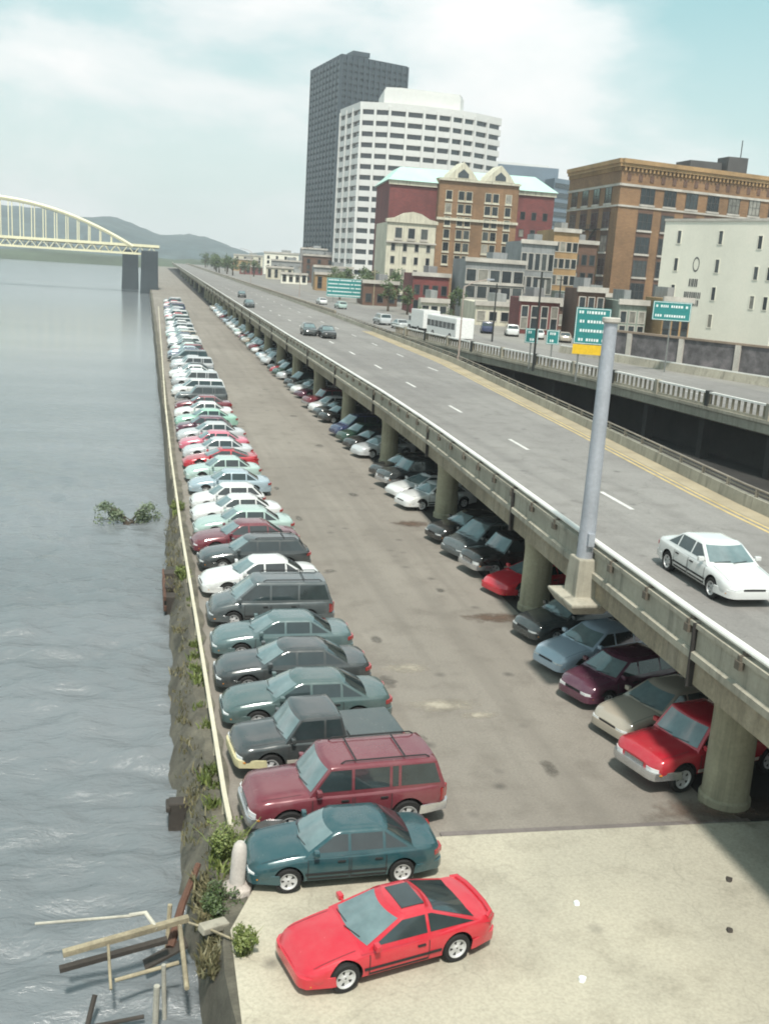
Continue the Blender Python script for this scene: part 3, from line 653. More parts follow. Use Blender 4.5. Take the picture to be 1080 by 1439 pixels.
    for sg in (1,-1):
        for (A, C) in spans:
            b = MB(); nq = 4
            pts = []
            for j in range(nq+1):
                t = lerp(t0, t1, j/nq); a = lerp(A[0], A[1], j/nq); c = lerp(C[0], C[1], j/nq)
                if a < c: a = c + .001
                pts += [sp(a, t, sg), sp(c, t, sg)]
            b.add(pts, [(j*2, j*2+1, j*2+3, j*2+2) for j in range(nq)]); b.build('side_window', M['glass'], root, smooth=60)
    # doors with shut lines
    half0, _ = ringf(0.0)
    def side_y(z, x=0):
        h_, _ = ringf(x)
        for (a, c) in zip(h_, h_[1:]):
            if a[1] <= z <= c[1]: return lerp(a[0], c[0], (z-a[1])/(c[1]-a[1] + 1e-9))
        return h_[0][0]
    for sg in (1,-1):
        for (xa, xb) in s['doors']:
            b = MB(); nz = 8; z0 = zb+.10; z1 = zl-.10
            xs2 = [xa, xa-.022, lerp(xa,xb,.33), lerp(xa,xb,.66), xb+.022, xb]
            g_ = [(x, sg*(side_y(lerp(z0,z1,j/nz), x)+.005), lerp(z0,z1,j/nz)) for j in range(nz+1) for x in xs2]
            for j in range(nz):
                for i in range(5): b.add([], []) ; b.f.append((j*6+i, j*6+i+1, (j+1)*6+i+1, (j+1)*6+i)); b.m.append(1 if i in (0,4) or j == 0 else 0)
            b.v = g_; d_ = b.build('door', [M['paint'], M['dark']], root, smooth=50)
            b = MB(); xh = xb+.20; zh = zl-.17; yy = side_y(zh, xh); b.box(xh-.09, min(sg*(yy-.01), sg*(yy+.035)), zh-.018, xh+.09, max(sg*(yy-.01), sg*(yy+.035)), zh+.018)
            b.build('door_handle', M['dark'], d_)
    # side moulding
    for sg in (1,-1):
        b = MB(); zz = zb + (.16 if trim else .26); hh = .05 if trim else .028; xs3 = [s['ax'][0]-r*1.25 - (s['ax'][0]-r*1.25-(s['ax'][1]+r*1.25))*i/8 for i in range(9)]
        vs = []
        for x in xs3:
            for dz, dy in ((-hh,-.01),(-hh,.018),(hh,.018),(hh,-.01)): vs.append((x, sg*(side_y(zz+dz, x)+dy), zz+dz))
        b.add(vs, [(i*4+j, i*4+(j+1)%4, i*4+4+(j+1)%4, i*4+4+j) for i in range(8) for j in range(4)] + [(0,1,2,3),(35,34,33,32)]); b.build('side_moulding', M['silvertrim'] if trim else M['dark'], root)
    # bumpers wrap round the ends
    def bumper(end, name, mat, z0, z1, out):
        b = MB(); pts = []; N = 14
        for i in range(N+1):
            v = -1+2*i/N; y = v*hw_*.985
            # x where body half width equals |y|
            lo, hi = 0, H
            for _ in range(18):
                md_ = (lo+hi)/2
                if wof(md_) > abs(y): lo = md_
                else: hi = md_
            xx = min(hi, H) if abs(y) > hw_*.66 else H
            pts.append((xx, y))
        vs = []
        for (xx, y) in pts:
            nx_ = 1 if abs(y) < hw_*.7 else .8; sy = 1 + out/hw_*.6
            for (dx, z) in ((-.10,z0),(out*.8,z0+.01),(out,lerp(z0,z1,.5)),(out*.75,z1-.01),(-.06,z1)): vs.append((end*(xx+dx*nx_), y*sy, z))
        b.add(vs, [(i*5+j, i*5+(j+1)%5, i*5+5+(j+1)%5, i*5+5+j) for i in range(N) for j in range(5)] + [(0,1,2,3,4),(N*5+4,N*5+3,N*5+2,N*5+1,N*5)]); return b.build(name, mat, root, smooth=45)
    fz = zb+.02; bm_ = M['paint'] if not boxy else (M['chrome'] if kind != 'minivan' else M['paint'])
    bumper(1, 'front_bumper', bm_, fz+.03, fz+.27, .05 if not boxy else .09); bumper(-1, 'rear_bumper', bm_, fz+.05, fz+.28, .05 if not boxy else .09)
    # lights, grille, plate
    zf = cr(s['top'], H-.06); zh = zf-.13 if not boxy else zf-.16
    def corner_patch(name, end, sg, z0, z1, y0, wrap, mat):
        b = MB(); pts = []
        seq = []
        for i in range(5): y = lerp(y0, .70, i/4)*hw_; seq.append((H, y))
        for d in (.02,.06,.12,.2,.3):
            if d <= wrap: seq.append((H-d, wof(H-d)))
        vs = []
        for (x, y) in seq:
            for z in (z0, z1):
                vs.append((end*(x+.012), sg*(y+.012), z + (0 if z == z0 else -.02*(H-x)/.2)))
        for (x, y) in seq: 
            for z in (z0, z1): vs.append((end*(x-.05), sg*(y-.05), z))
        n_ = len(seq); fs = []
        for i in range(n_-1): fs += [(i*2,i*2+1,i*2+3,i*2+2), (i*2+1, 2*n_+i*2+1, 2*n_+i*2+3, i*2+3), (i*2, i*2+2, 2*n_+i*2+2, 2*n_+i*2)]
        fs += [(0,2*n_,2*n_+1,1), (2*n_-2,2*n_-1,4*n_-1,4*n_-2)]
        b.add(vs, fs); return b.build(name, mat, root, smooth=50)
    for sg in (1,-1):
        corner_patch('headlight', 1, sg, zh-.06, zh+.055, .42 if not boxy else .50, .12, M['lamp_w'])
        corner_patch('turn_signal', 1, sg, zh-.115, zh-.068, .5, .2, M['amber'])
        zt_ = cr(s['top'], -H+.08) - .10
        corner_patch('taillight', -1, sg, zt_-(.13 if not boxy else .34), zt_, .45 if not boxy else .72, .2, M['lamp_r'])
    b = MB(); gy = hw_*.38
    for i in range(4): b.box(H-.01, -gy, zh-.055+i*.032, H+.014, gy, zh-.038+i*.032)
    b.box(H-.02, -gy-.01, zh-.075, H+.006, gy+.01, zh+.065, 1); b.build('grille', [M['chrome'] if boxy else M['dark'], M['dark']], root)
    b = MB(); b.box(-H-.065-(.04 if boxy else 0), -.155, fz+.10, -H-.045, .155, fz+.24); b.build('license_plate', M['plate'], root)
    # mirrors, wipers
    for sg in (1,-1):
        b = MB(); xm = xf(0)-bf-.18; b.box(xm-.05, min(sg*(wb+.02), sg*(wb+.20)), zl+.03, xm+.07, max(sg*(wb+.02), sg*(wb+.20)), zl+.16); b.box(xm-.02, min(sg*(wb-.04), sg*(wb+.05)), zl+.04, xm+.03, max(sg*(wb-.04), sg*(wb+.05)), zl+.09)
        b.build('wing_mirror', M['paint'], root, bevel=.02, smooth=50)
    b = MB(); 
    for v0 in (-.75, -.05): 
        p0 = fr(v0, .05); p1 = fr(v0+.62, .12); b.tube([p0+Vector((.02,0,.012)), p1+Vector((.01,0,.016))], .009, 5)
    b.build('wiper', M['dark'], root)
    b = MB()
    for sg in (1,-1):  # bonnet shut lines
        pts = [(H-.12-i*.15, sg*hw_*.80) for i in range(int((H-.12-xf(0))/.15)+1)]
        for a, c in zip(pts, pts[1:]):
            def tz(x): h_, _ = ringf(x); w__ = hw_*.80; return next((lerp(p[1], q_[1], (p[0]-w__)/(p[0]-q_[0]+1e-9)) for p, q_ in zip(h_[4:], h_[5:]) if q_[0] <= w__ <= p[0]), cr(s['top'], x))+.004
            b.add([(a[0],a[1]-.007,tz(a[0])),(a[0],a[1]+.007,tz(a[0])),(c[0],c[1]+.007,tz(c[0])),(c[0],c[1]-.007,tz(c[0]))], [(0,1,2,3)])
    b.build('bonnet_gap', M['dark'], root)
    if kind in ('suv','station_wagon','minivan'):
        b = MB()
        for sg in (1,-1): b.tube([(xf(1)-.35, sg*wt*.84, zr+.03), (xf(1)-.45, sg*wt*.84, zr+.09), (xr(1)+.3, sg*wt*.84, zr+.09), (xr(1)+.2, sg*wt*.84, zr+.03)], .018, 6)
        for xx in ((-.1,-1.3) if kind == 'suv' else (-1.2,)): b.tube([(xx, -wt*.84, zr+.085), (xx, wt*.84, zr+.085)], .016, 6)
        b.build('roof_rack', M['dark'], root)
    if sunroof:
        b = MB(); zz = zr+.052; b.box(-.62, -.40, zz-.04, -.08, .40, zz+.012); b.build('sunroof', M['glass'], root, bevel=.015)
        b = MB(); b.tube([(-H+.30,-.79,.86),(-H+.16,-.72,.905),(-H+.11,-.4,.92),(-H+.10,0,.925),(-H+.11,.4,.92),(-H+.16,.72,.905),(-H+.30,.79,.86)], .055, 8)
        b.build('spoiler', M['paint'], root, smooth=50)
    # wheels: built once, shared
    key = ('w', r)
    if key not in make_car.cache:
        b = MB(); b.lathe([(r*.66,-.10),(r*.93,-.105),(r,-.07),(r,.07),(r*.93,.105),(r*.66,.10),(r*.64,0),(r*.66,-.10)], 28, (0,0,0), 'y', 0, False); tm = b.mesh('tyre', [M['rubber']], smooth=40)
        b = MB(); b.lathe([(.02,.085),(r*.18,.088),(r*.20,.07),(r*.56,.062),(r*.60,.098),(r*.66,.104),(r*.67,.08),(r*.63,-.02)], 24, (0,0,0), 'y', 0, False)
        for i in range(5):
            a = 2*pi*i/5; u = Vector((math.cos(a),0,math.sin(a))); w__ = Vector((-math.sin(a),0,math.cos(a)))
            p = [u*r*.30-w__*r*.04, u*r*.30+w__*r*.04, u*r*.50+w__*r*.10, u*r*.50-w__*r*.10]; b.prism([(v.x,.060,v.z) for v in p], (0,.012,0), 1)
        rm = b.mesh('rim', [M['rim'], M['dark']], smooth=35); make_car.cache[key] = (tm, rm)
    tm, rm = make_car.cache[key]
    for ax in s['ax']:
        for sg in (1,-1):
            w = link('wheel', tm, root); w.location = (ax, sg*(hw_-.115), zc)
            if sg < 0: w.rotation_euler = (0,0,pi)
            link('rim', rm, w)
    return root
make_car.cache = {}
SIMPLE = {'body','roof_shell','windscreen','rear_window','side_window','wheel','front_bumper','door'}
FAR = {'body','roof_shell','windscreen','side_window','wheel'}
def base(n): return n.split('.')[0]
def copy_car(src, lod=None):
    r_ = src.copy(); COL.objects.link(r_)
    for ch in src['kids']: pass
def car_copy(proto, loc, rz, color, label, group, lod=0, cat='car'):
    r_ = proto.copy(); COL.objects.link(r_); r_.location = loc; r_.rotation_euler = (0,0,rz); tag(r_, label, cat, group)
    for ch in KIDS[proto.name]:
        if lod == 1 and base(ch.name) not in SIMPLE: continue
        if lod == 2 and base(ch.name) not in FAR: continue
        c = ch.copy(); COL.objects.link(c); c.parent = r_; c.color = color
        if lod < 2:
            for g_ in KIDS2.get(ch.name, []):
                d = g_.copy(); COL.objects.link(d); d.parent = c; d.color = color
    return r_
KIDS = {}; KIDS2 = {}; PROTO = {}
for kd, kw in (('sedan',{}),('coupe',dict(sunroof=True)),('hatchback',{}),('station_wagon',{}),('suv',dict(trim=True)),('minivan',{}),('pickup',dict(trim=True))):
    p = make_car(kd, **kw); PROTO[kd] = p
    KIDS[p.name] = [o for o in COL.objects if o.parent == p]
    for ch in KIDS[p.name]: KIDS2[ch.name] = [o for o in COL.objects if o.parent == ch]
C4 = lambda *c: c + (1.0,)
CC = {'bright red':C4(.52,.012,.03),'dark teal':C4(.012,.062,.075),'maroon':C4(.15,.022,.035),'black':C4(.014,.016,.017),'grey-green':C4(.06,.10,.10),'charcoal':C4(.035,.043,.046),
 'teal-grey':C4(.085,.135,.14),'white':C4(.66,.67,.66),'dark grey':C4(.07,.085,.09),'pale green':C4(.38,.50,.46),'silver':C4(.48,.50,.51),'silver-blue':C4(.33,.42,.47),'red':C4(.42,.015,.03),
 'pinkish red':C4(.55,.14,.2),'mint green':C4(.30,.52,.42),'plum':C4(.085,.02,.045),'pale blue':C4(.36,.45,.53),'beige':C4(.36,.32,.26),'dark blue':C4(.018,.03,.09),'dark green':C4(.015,.05,.035),'light grey':C4(.40,.42,.42)}
ROW = [('coupe','bright red'),('sedan','dark teal'),('suv','maroon'),('pickup','charcoal'),('sedan','grey-green'),('sedan','charcoal'),('sedan','teal-grey'),('minivan','dark grey'),('sedan','white'),('station_wagon','charcoal'),
 ('sedan','maroon'),('sedan','pale green'),('sedan','white'),('hatchback','white'),('sedan','silver-blue'),('sedan','pale green'),('coupe','red'),('sedan','silver'),('sedan','pinkish red'),('sedan','silver'),
 ('hatchback','plum'),('sedan','mint green'),('sedan','white'),('sedan','maroon'),('suv','dark grey'),('minivan','white')]
YC = [16.95,19.85,22.1,25.1,27.75,30.3,33.0,36.1,39.6,42.9,45.5,48.0,50.8,53.4,57.3,60.6,64.3,67.3,70.3,73.6,77.0,80.5,84.5,88.5,93.0,98.0]
q = random.Random(11); yy = YC[-1]
far_kinds = ['sedan']*5 + ['hatchback','station_wagon','minivan','coupe','suv']
far_cols = ['white']*5 + ['silver']*3 + ['pale green','light grey','dark grey','red','charcoal','beige','silver-blue','dark blue','black','maroon','dark green']
while yy < 285: yy += q.uniform(2.7,3.2); YC.append(yy); ROW.append((q.choice(far_kinds), q.choice(far_cols)))
special = {0:'bright red coupe with dark sunroof parked at an angle on the concrete apron',1:'dark teal sedan parked between the red coupe and the maroon SUV',2:'maroon SUV with pale lower trim and roof rack nosed toward the river',3:'charcoal pickup truck with cream bumper and covered bed just beyond the maroon SUV',
 4:'grey-green sedan just beyond the charcoal pickup truck by the guard beam',5:'charcoal sedan parked just beyond the grey-green sedan',6:'teal-grey sedan parked between the charcoal sedan and the dark grey minivan',7:'dark grey minivan with roof rack in the riverside row',8:'white sedan just beyond the dark grey minivan, nose to the river',9:'charcoal station wagon with long roof behind the white sedan by the minivan'}
def kname(k_): return LABELS_KIND[k_]
for i, ((kd, cl), Y) in enumerate(zip(ROW, YC)):
    lod = 0 if i < 24 else (1 if Y < 150 else 2)
    L = SPEC[kd]['L']; x0 = interp([(17,2.3),(50,2.25),(90,2.45),(130,2.9),(250,4.1),(290,4.6)], Y) + q.uniform(-.08,.12)
    ang = pi + q.uniform(-.05,.06) + (.05 if i > 2 else 0)
    zz = 0
    if i == 0: x0 = 2.62; ang = pi + .24; zz = .05; L *= .9
    if i == 1: x0 = 2.2; ang = pi + .02; zz = .05; L *= .90
    if i == 2: x0 = 2.36; ang = pi + .075
    if i == 3: x0 = 2.3; L *= .88; Y -= .1
    if i in special: lab = special[i]
    else: lab = '%s %s, %s car past the maroon SUV in riverside row' % (cl, kname(kd), ordw(i-2))
    c = CC[cl]; f = q.uniform(.93,1.05) if i > 9 else 1
    c = (min(c[0]*f,.8), min(c[1]*f,.8), min(c[2]*f,.8), 1)
    o = car_copy(PROTO[kd], (x0+L/2, Y, zz), ang, c, lab, 'cars parked in a row along the river', lod)
    if i < 2: o.scale = (.9,.9,.9)
    elif i > 3: f_ = q.uniform(.93,1.05); o.scale = (f_, q.uniform(.96,1.02), q.uniform(.95,1.04))
    if i == 3:
        o.scale = (.88,.95,.93); bb = MB(); bb.box(-2.48,-.82,1.06,-.79,.82,1.115); bb.build('bed_cover', M['paint'], o, bevel=.02).color = (.03,.045,.045,1)
        for ch in [a for a in COL.objects if a.parent == o and base(a.name) == 'front_bumper']:
            ch.data = ch.data.copy(); ch.data.materials[0] = rough_mat('cream_bumper', (.55,.50,.30), .5, 3, .2); ch['label'] = 'cream coloured front bumper'
# row under the highway
UND = [(23.55,'pickup','red','dark red pickup truck with bright bumper under the highway nearest the foreground'),(26.1,'sedan','beige','beige sedan in the shade beside the red pickup truck'),(28.6,'hatchback','plum','dark maroon hatchback under the highway below the corbel'),
 (31.2,'sedan','pale blue','pale blue sedan with bright bonnet under the highway beside the corbel'),(34.1,'station_wagon','charcoal','charcoal station wagon under the highway just before the second visible pillar'),
 (39.4,'coupe','bright red','bright red coupe under the highway just beyond the second visible pillar'),(42.2,'suv','black','black SUV with bright trim under the highway next to the bright red coupe'),(44.9,'minivan','dark grey','dark grey minivan under the highway two spaces beyond the red coupe'),(47.6,'sedan','black','black sedan under the highway before the third visible pillar')]
GR = 'cars parked in the shade under the highway'
names_p = 'third fourth fifth sixth seventh eighth ninth tenth eleventh twelfth thirteenth fourteenth fifteenth sixteenth seventeenth eighteenth'.split()
ucols = [['white','white','charcoal','black'],['silver','black','dark green','dark blue'],['black','charcoal','white','maroon'],['plum','white','dark grey','black']]
bay = 0
for pi_ in range(2, 16):
    Y0 = PY[pi_] + 1.2
    cols_ = ucols[bay % 4] if bay < 4 else [q.choice(far_cols) for _ in range(5)]
    for j in range(4):
        kd = q.choice(['sedan','sedan','hatchback','coupe','station_wagon','suv','minivan'])
        UND.append((Y0 + 1.3 + j*2.75, kd, cols_[j], '%s %s under the highway, %s space beyond the %s visible pillar' % (cols_[j], kname(kd), ordw(j+1), names_p[bay]))); 
    bay += 1
for (Y, kd, cl, lab) in UND:
    L = SPEC[kd]['L']; xb = interp([(22.5,12.4),(26,13.1),(31,13.1),(34,13.5),(38,13.8),(50,13.7),(80,14.1),(130,14.3),(250,15.2)], Y) + q.uniform(-.15,.15)
    lod = 0 if Y < 62 else (1 if Y < 130 else 2)
    ang = pi + .27 + q.uniform(-.06,.06)
    car_copy(PROTO[kd], (xb + L/2, Y, 0), ang, CC[cl], lab, GR, lod)
# second row deeper in the shade
for j, Y in enumerate([25.0,27.6,30.6,40.0,43.5,46.8,55,58.5,62]):
    kd = ['sedan','suv','hatchback'][j % 3]; cl = ['dark blue','silver','charcoal','black'][j % 4]
    nb = ['nearest the foreground','second from the foreground','level with the corbel','just past the second visible pillar','midway along the second bay','before the third visible pillar','just past the third visible pillar','midway past the third visible pillar','before the fourth visible pillar'][j]
    car_copy(PROTO[kd], (20.6+SPEC[kd]['L']/2, Y+1.3, 0), pi+.25, CC[cl], '%s %s in the inner row under the highway, %s' % (cl, kname(kd), nb), 'cars in the dark inner row under the highway', 1)
# traffic
car_copy(PROTO['sedan'], (16.95,27.2,4.19), -pi/2-.02, CC['white'], 'white sedan driving on the elevated highway at the right edge', None)
TR = [('sedan','black',21.3,124.2,-pi/2,'black sedan following side by side on the elevated highway, right of a pair'),('motor',None,18.9,124.6,0,''),('sedan','charcoal',18.3,191.4,-pi/2,'charcoal sedan farther along the elevated highway beyond the pair of dark vehicles'),
      ('hatchback','black',20.9,236,-pi/2,'small black hatchback farthest along the elevated highway')]
for kd, cl, x, y, a, lab in TR:
    if kd == 'motor': continue
    car_copy(PROTO[kd], (x, y, 4.19), a, CC[cl], lab, None, 1)
car_copy(PROTO['hatchback'], (19.5,127.0,4.19), -pi/2, CC['charcoal'], 'charcoal hatchback on the elevated highway, left of a pair of dark vehicles', None, 1)
for kd, cl, x, y, lab in [('sedan','white',36.6,222,'white sedan on the far carriageway beside the large teal sign'),('station_wagon','pale green',37.8,206,'pale green station wagon on the far carriageway in front of the teal sign'),
      ('minivan','silver',35.6,158,'silver minivan leading the white vehicles on the ramp road'),('sedan','light grey',36.3,149,'light grey sedan close behind the silver minivan on the ramp road')]:
    car_copy(PROTO[kd], (x, y, 4.2), pi/2+.05, CC[cl], lab, None, 1)
pk = random.Random(5); lots = [(50,150),(52.5,146),(55,142),(57.5,138),(60,134),(62.5,130),(65,126)]
nm_ = ['first','second','third','fourth','fifth','sixth','seventh','first','second','third','fourth','fifth','sixth','seventh','eighth','ninth']
for i, (x, y) in enumerate(lots):
    kd = pk.choice(['sedan','hatchback','suv','station_wagon','minivan']); cl = pk.choice(['white','silver','maroon','black','dark blue','beige','red','dark grey'])
    car_copy(PROTO[kd], (x, y, 4.18), pi/2-.3+pk.uniform(-.05,.05), CC[cl], '%s %s in the street lot above the ramp railing, %s from left' % (cl, kname(kd), nm_[i]), 'cars parked in the street lot by the shops', 1)
for p in list(PROTO.values()):
    for ch in KIDS[p.name]:
        for g_ in KIDS2.get(ch.name, []): bpy.data.objects.remove(g_)
        bpy.data.objects.remove(ch)
    bpy.data.objects.remove(p)
# white bus and box trucks on the ramp road
def bus(x, y, rz, label, L=10.5, kind='bus'):
    t = thing('city_bus' if kind == 'bus' else 'box_truck', label, 'bus' if kind == 'bus' else 'truck', (x,y,4.2), rz)
    wm = M['buspaint']
    if kind == 'bus':
        b = MB(); b.box(-L/2,-1.25,.35,L/2,1.25,2.95); b.build('body', wm, t, bevel=.14)
        for sg in (1,-1):
            for i in range(7): b = MB(); x0 = -L/2+.5+i*1.36; y0, y1 = sorted((sg*1.24, sg*1.262)); b.box(x0, y0, 1.45, x0+1.2, y1, 2.25); b.build('side_window', M['bglass'], t)
        b = MB(); b.box(L/2-.01,-1.05,1.25,L/2+.012,1.05,2.55); b.build('windscreen', M['bglass'], t)
    else:
        b = MB(); b.box(-L/2,-1.22,.75,L/2-2.0,1.22,3.2); b.build('cargo_box', wm, t, bevel=.04)
        b = MB(); b.prism([(L/2-1.9,-1.1,.45),(L/2,-1.1,.45),(L/2,-1.1,1.25),(L/2-.45,-1.1,1.45),(L/2-.75,-1.1,2.3),(L/2-1.9,-1.1,2.35)], (0,2.2,0)); b.build('cab', wm, t, bevel=.05)
        b = MB(); b.add([(L/2-.43,-.95,1.5),(L/2-.43,.95,1.5),(L/2-.72,.95,2.22),(L/2-.72,-.95,2.22)], [(0,1,2,3)]); b.build('windscreen', M['bglass'], t)
        for sg in (1,-1): b = MB(); y0, y1 = sorted((sg*1.09, sg*1.112)); b.box(L/2-1.6,y0,1.5,L/2-.8,y1,2.15); b.build('side_window', M['bglass'], t)
    b = MB(); b.box(-L/2+.1,-1.0,.3,L/2-.2,1.0,.74 if kind != 'bus' else .6); b.build('chassis', M['dark'], t)
    for ax in (L/2-1.4 if kind != 'bus' else L/2-2.3, -L/2+1.9):
        for sg in (1,-1): b = MB(); b.lathe([(.3,-.14),(.46,-.14),(.48,-.08),(.48,.08),(.46,.14),(.3,.14)], 20, (ax, sg*1.14, .48), 'y'); w = b.build('wheel', M['rubber'], t, smooth=40); b = MB(); b.lathe([(.05,.13),(.26,.146)] if sg > 0 else [(.05,-.13),(.26,-.146)], 14, (ax, sg*1.14, .48), 'y'); b.build('rim', M['rim'], w)
M['buspaint'] = plain('white_vehicle_paint', (.76,.76,.74), .35, 0, .5)
bus(38.2,143.5,pi/2+.10,'white box truck following the grey sedan on the ramp road',7.0,'truck')
bus(39.0,132.5,pi/2+.12,'long white bus with dark windows on the ramp road beyond the thin lamp post',10)
# ------------------------------------------------------------------ buildings
def facade_frame(A, B):
    A = Vector((A[0],A[1],0)); B = Vector((B[0],B[1],0)); u = (B-A).normalized(); n_ = Vector((u.y,-u.x,0)); return A, u, n_, (B-A).length
def wbox(b, A, u, n_, s0, s1, z0, z1, d0, d1, mi=0):
    """box on a facade: s along the wall, z height, d outward"""
    P = lambda s_, z, d: tuple(A + u*s_ + n_*d + Vector((0,0,z)))
    vs = [P(s0,z0,d0),P(s1,z0,d0),P(s1,z0,d1),P(s0,z0,d1),P(s0,z1,d0),P(s1,z1,d0),P(s1,z1,d1),P(s0,z1,d1)]
    b.add(vs, [(3,2,1,0),(4,5,6,7),(0,1,5,4),(1,2,6,5),(2,3,7,6),(3,0,4,7)], mi)
def solid(name, pts, z0, z1, m, t, bevel=None):
    b = MB(); b.prism([(x,y,z0) for x, y in pts], (0,0,z1-z0)); return b.build(name, m, t, bevel=bevel)
def windows(t, A, B, s_list, z_list, w, h, m=None, frame=None, sill=None, name='window', d=.04, limit=None, mull=0, arch=False):
    A, u, n_, L = facade_frame(A, B)
    fm = frame or M['frame']
    for z in z_list:
        for s_ in s_list:
            b = MB(); e = min(.12, w*.12)
            wbox(b, A, u, n_, s_-w/2-e, s_-w/2, z-e, z+h+e, -.05, d+.05); wbox(b, A, u, n_, s_+w/2, s_+w/2+e, z-e, z+h+e, -.05, d+.05)
            wbox(b, A, u, n_, s_-w/2, s_+w/2, z+h, z+h+e, -.05, d+.05); wbox(b, A, u, n_, s_-w/2, s_+w/2, z-e, z, -.05, d+.05)
            for i in range(mull): ss = s_-w/2 + w*(i+1)/(mull+1); wbox(b, A, u, n_, ss-.05, ss+.05, z, z+h, -.05, d+.03)
            if mull: wbox(b, A, u, n_, s_-w/2, s_+w/2, z+h*.5-.04, z+h*.5+.04, -.05, d+.02)
            o = b.build(name, fm, t)
            b = MB(); wbox(b, A, u, n_, s_-w/2, s_+w/2, z, z+h, -.04, d-.02); b.build('pane', m or M['pane'], o)
            if sill: b = MB(); wbox(b, A, u, n_, s_-w/2-.25, s_+w/2+.25, z-.55, z-.15, -.05, .28); b.build('sill', sill, o)
M['frame'] = rough_mat('dark_window_frame', (.07,.065,.06), .7, 1)
M['sill'] = rough_mat('pale_stone_sill', (.50,.47,.42), .85, 1)
def brick_mat(name, c, c2, scale=1):
    m, nt, bs = newmat(name); v = coords(nt)
    bt = nd(nt, 'ShaderNodeTexBrick'); bt.inputs['Scale'].default_value = 1; bt.inputs['Brick Width'].default_value = .9; bt.inputs['Row Height'].default_value = .3; bt.inputs['Mortar Size'].default_value = .03
    bt.inputs['Color1'].default_value = c + (1,); bt.inputs['Color2'].default_value = c2 + (1,); bt.inputs['Mortar'].default_value = k(c, .7) + (1,)
    sx = nd(nt, 'ShaderNodeSeparateXYZ'); cb = nd(nt, 'ShaderNodeCombineXYZ'); ad = nd(nt, 'ShaderNodeMath', operation='ADD')
    nt.links.new(v, sx.inputs[0]); nt.links.new(sx.outputs[0], ad.inputs[0]); nt.links.new(sx.outputs[1], ad.inputs[1]); nt.links.new(ad.outputs[0], cb.inputs[0]); nt.links.new(sx.outputs[2], cb.inputs[1]); nt.links.new(cb.outputs[0], bt.inputs['Vector'])
    big = noise(nt, v, .12, 6, .65); st = noise(nt, coords(nt, (.5,.5,.05)), 1, 5, .6)
    o = mix(nt, 1, bt.outputs[0], ramp(nt, big, [(.3,(.68,)*3),(.65,(1.12,)*3)]), 'MULTIPLY')
    o = mix(nt, ramp(nt, st, [(.52,(0,)*3),(.72,(.5,)*3)]), o, k(c, .45)); nt.links.new(o, bs.inputs['Base Color']); bs.inputs['Roughness'].default_value = .9; return m
M['brick_red'] = brick_mat('dark_red_brick', (.20,.055,.05), (.15,.045,.045)); M['brick_or'] = brick_mat('orange_brick', (.28,.165,.085), (.225,.13,.07)); M['brick_dk'] = brick_mat('brown_brick', (.15,.085,.06), (.12,.07,.05))
M['brick_tan'] = brick_mat('tan_brick', (.42,.27,.13), (.36,.23,.11))
M['cream'] = rough_mat('cream_render', (.58,.55,.44), .9, .6, .14, .1, streak=True); M['grey_st'] = rough_mat('grey_stone', (.27,.28,.28), .9, .5, .2, streak=True)
M['whitew'] = rough_mat('white_painted_brick', (.74,.72,.62), .9, .4, .08, .1, streak=False, c2=(.78,.74,.64)); M['whitec'] = rough_mat('white_tower_concrete', (.62,.62,.60), .85, .1, .08, 0)
M['ggreen'] = rough_mat('pale_green_render',(.30,.34,.29),.9,.6,.2,streak=True); M['roofdk'] = rough_mat('tar_roof', (.09,.09,.09), .95, .5); M['painted_sign'] = rough_mat('faded_painted_sign', (.10,.10,.10), .9, 3, .3)
def pane_mat():
    m, nt, bs = newmat('window_pane'); oi = nd(nt, 'ShaderNodeObjectInfo'); v = coords(nt); f = noise(nt, v, .8, 4)
    c = ramp(nt, oi.outputs['Random'], [(0,(.012,.016,.02)),(.55,(.03,.04,.046)),(.80,(.07,.08,.08)),(.88,(.22,.21,.18)),(1,(.34,.33,.29))])
    nt.links.new(mix(nt, 1, c, ramp(nt, f, [(.3,(.6,)*3),(.7,(1.2,)*3)]), 'MULTIPLY'), bs.inputs['Base Color']); bs.inputs['Roughness'].default_value = .15; return m
M['pane'] = pane_mat()
# --- dark steel tower
def tower_mat():
    m, nt, bs = newmat('dark_blue_steel'); v = coords(nt); n1 = noise(nt, coords(nt, (1,1,.08)), .08, 5, .6); n2 = noise(nt, v, .5, 6, .7)
    c = mix(nt, n1, (.035,.050,.064), (.065,.088,.108)); nt.links.new(mix(nt, 1, c, ramp(nt, n2, [(.3,(.75,)*3),(.7,(1.1,)*3)]), 'MULTIPLY'), bs.inputs['Base Color']); bs.inputs['Roughness'].default_value = .5; bs.inputs['Metallic'].default_value = .25; return m
M['tower'] = tower_mat(); M['towerglass'] = plain('tower_glazing', (.035,.05,.062), .35)
A_, B_, C_ = (96.0,657),(103.5,600),(144.5,616); D_ = (C_[0]+A_[0]-B_[0], C_[1]+A_[1]-B_[1])
t = thing('skyscraper', 'very tall dark blue steel skyscraper with rooftop penthouse', 'skyscraper', (0,0,0))
solid('wall', [A_,B_,C_,D_], 3.5, 124.5, M['tower'], t)
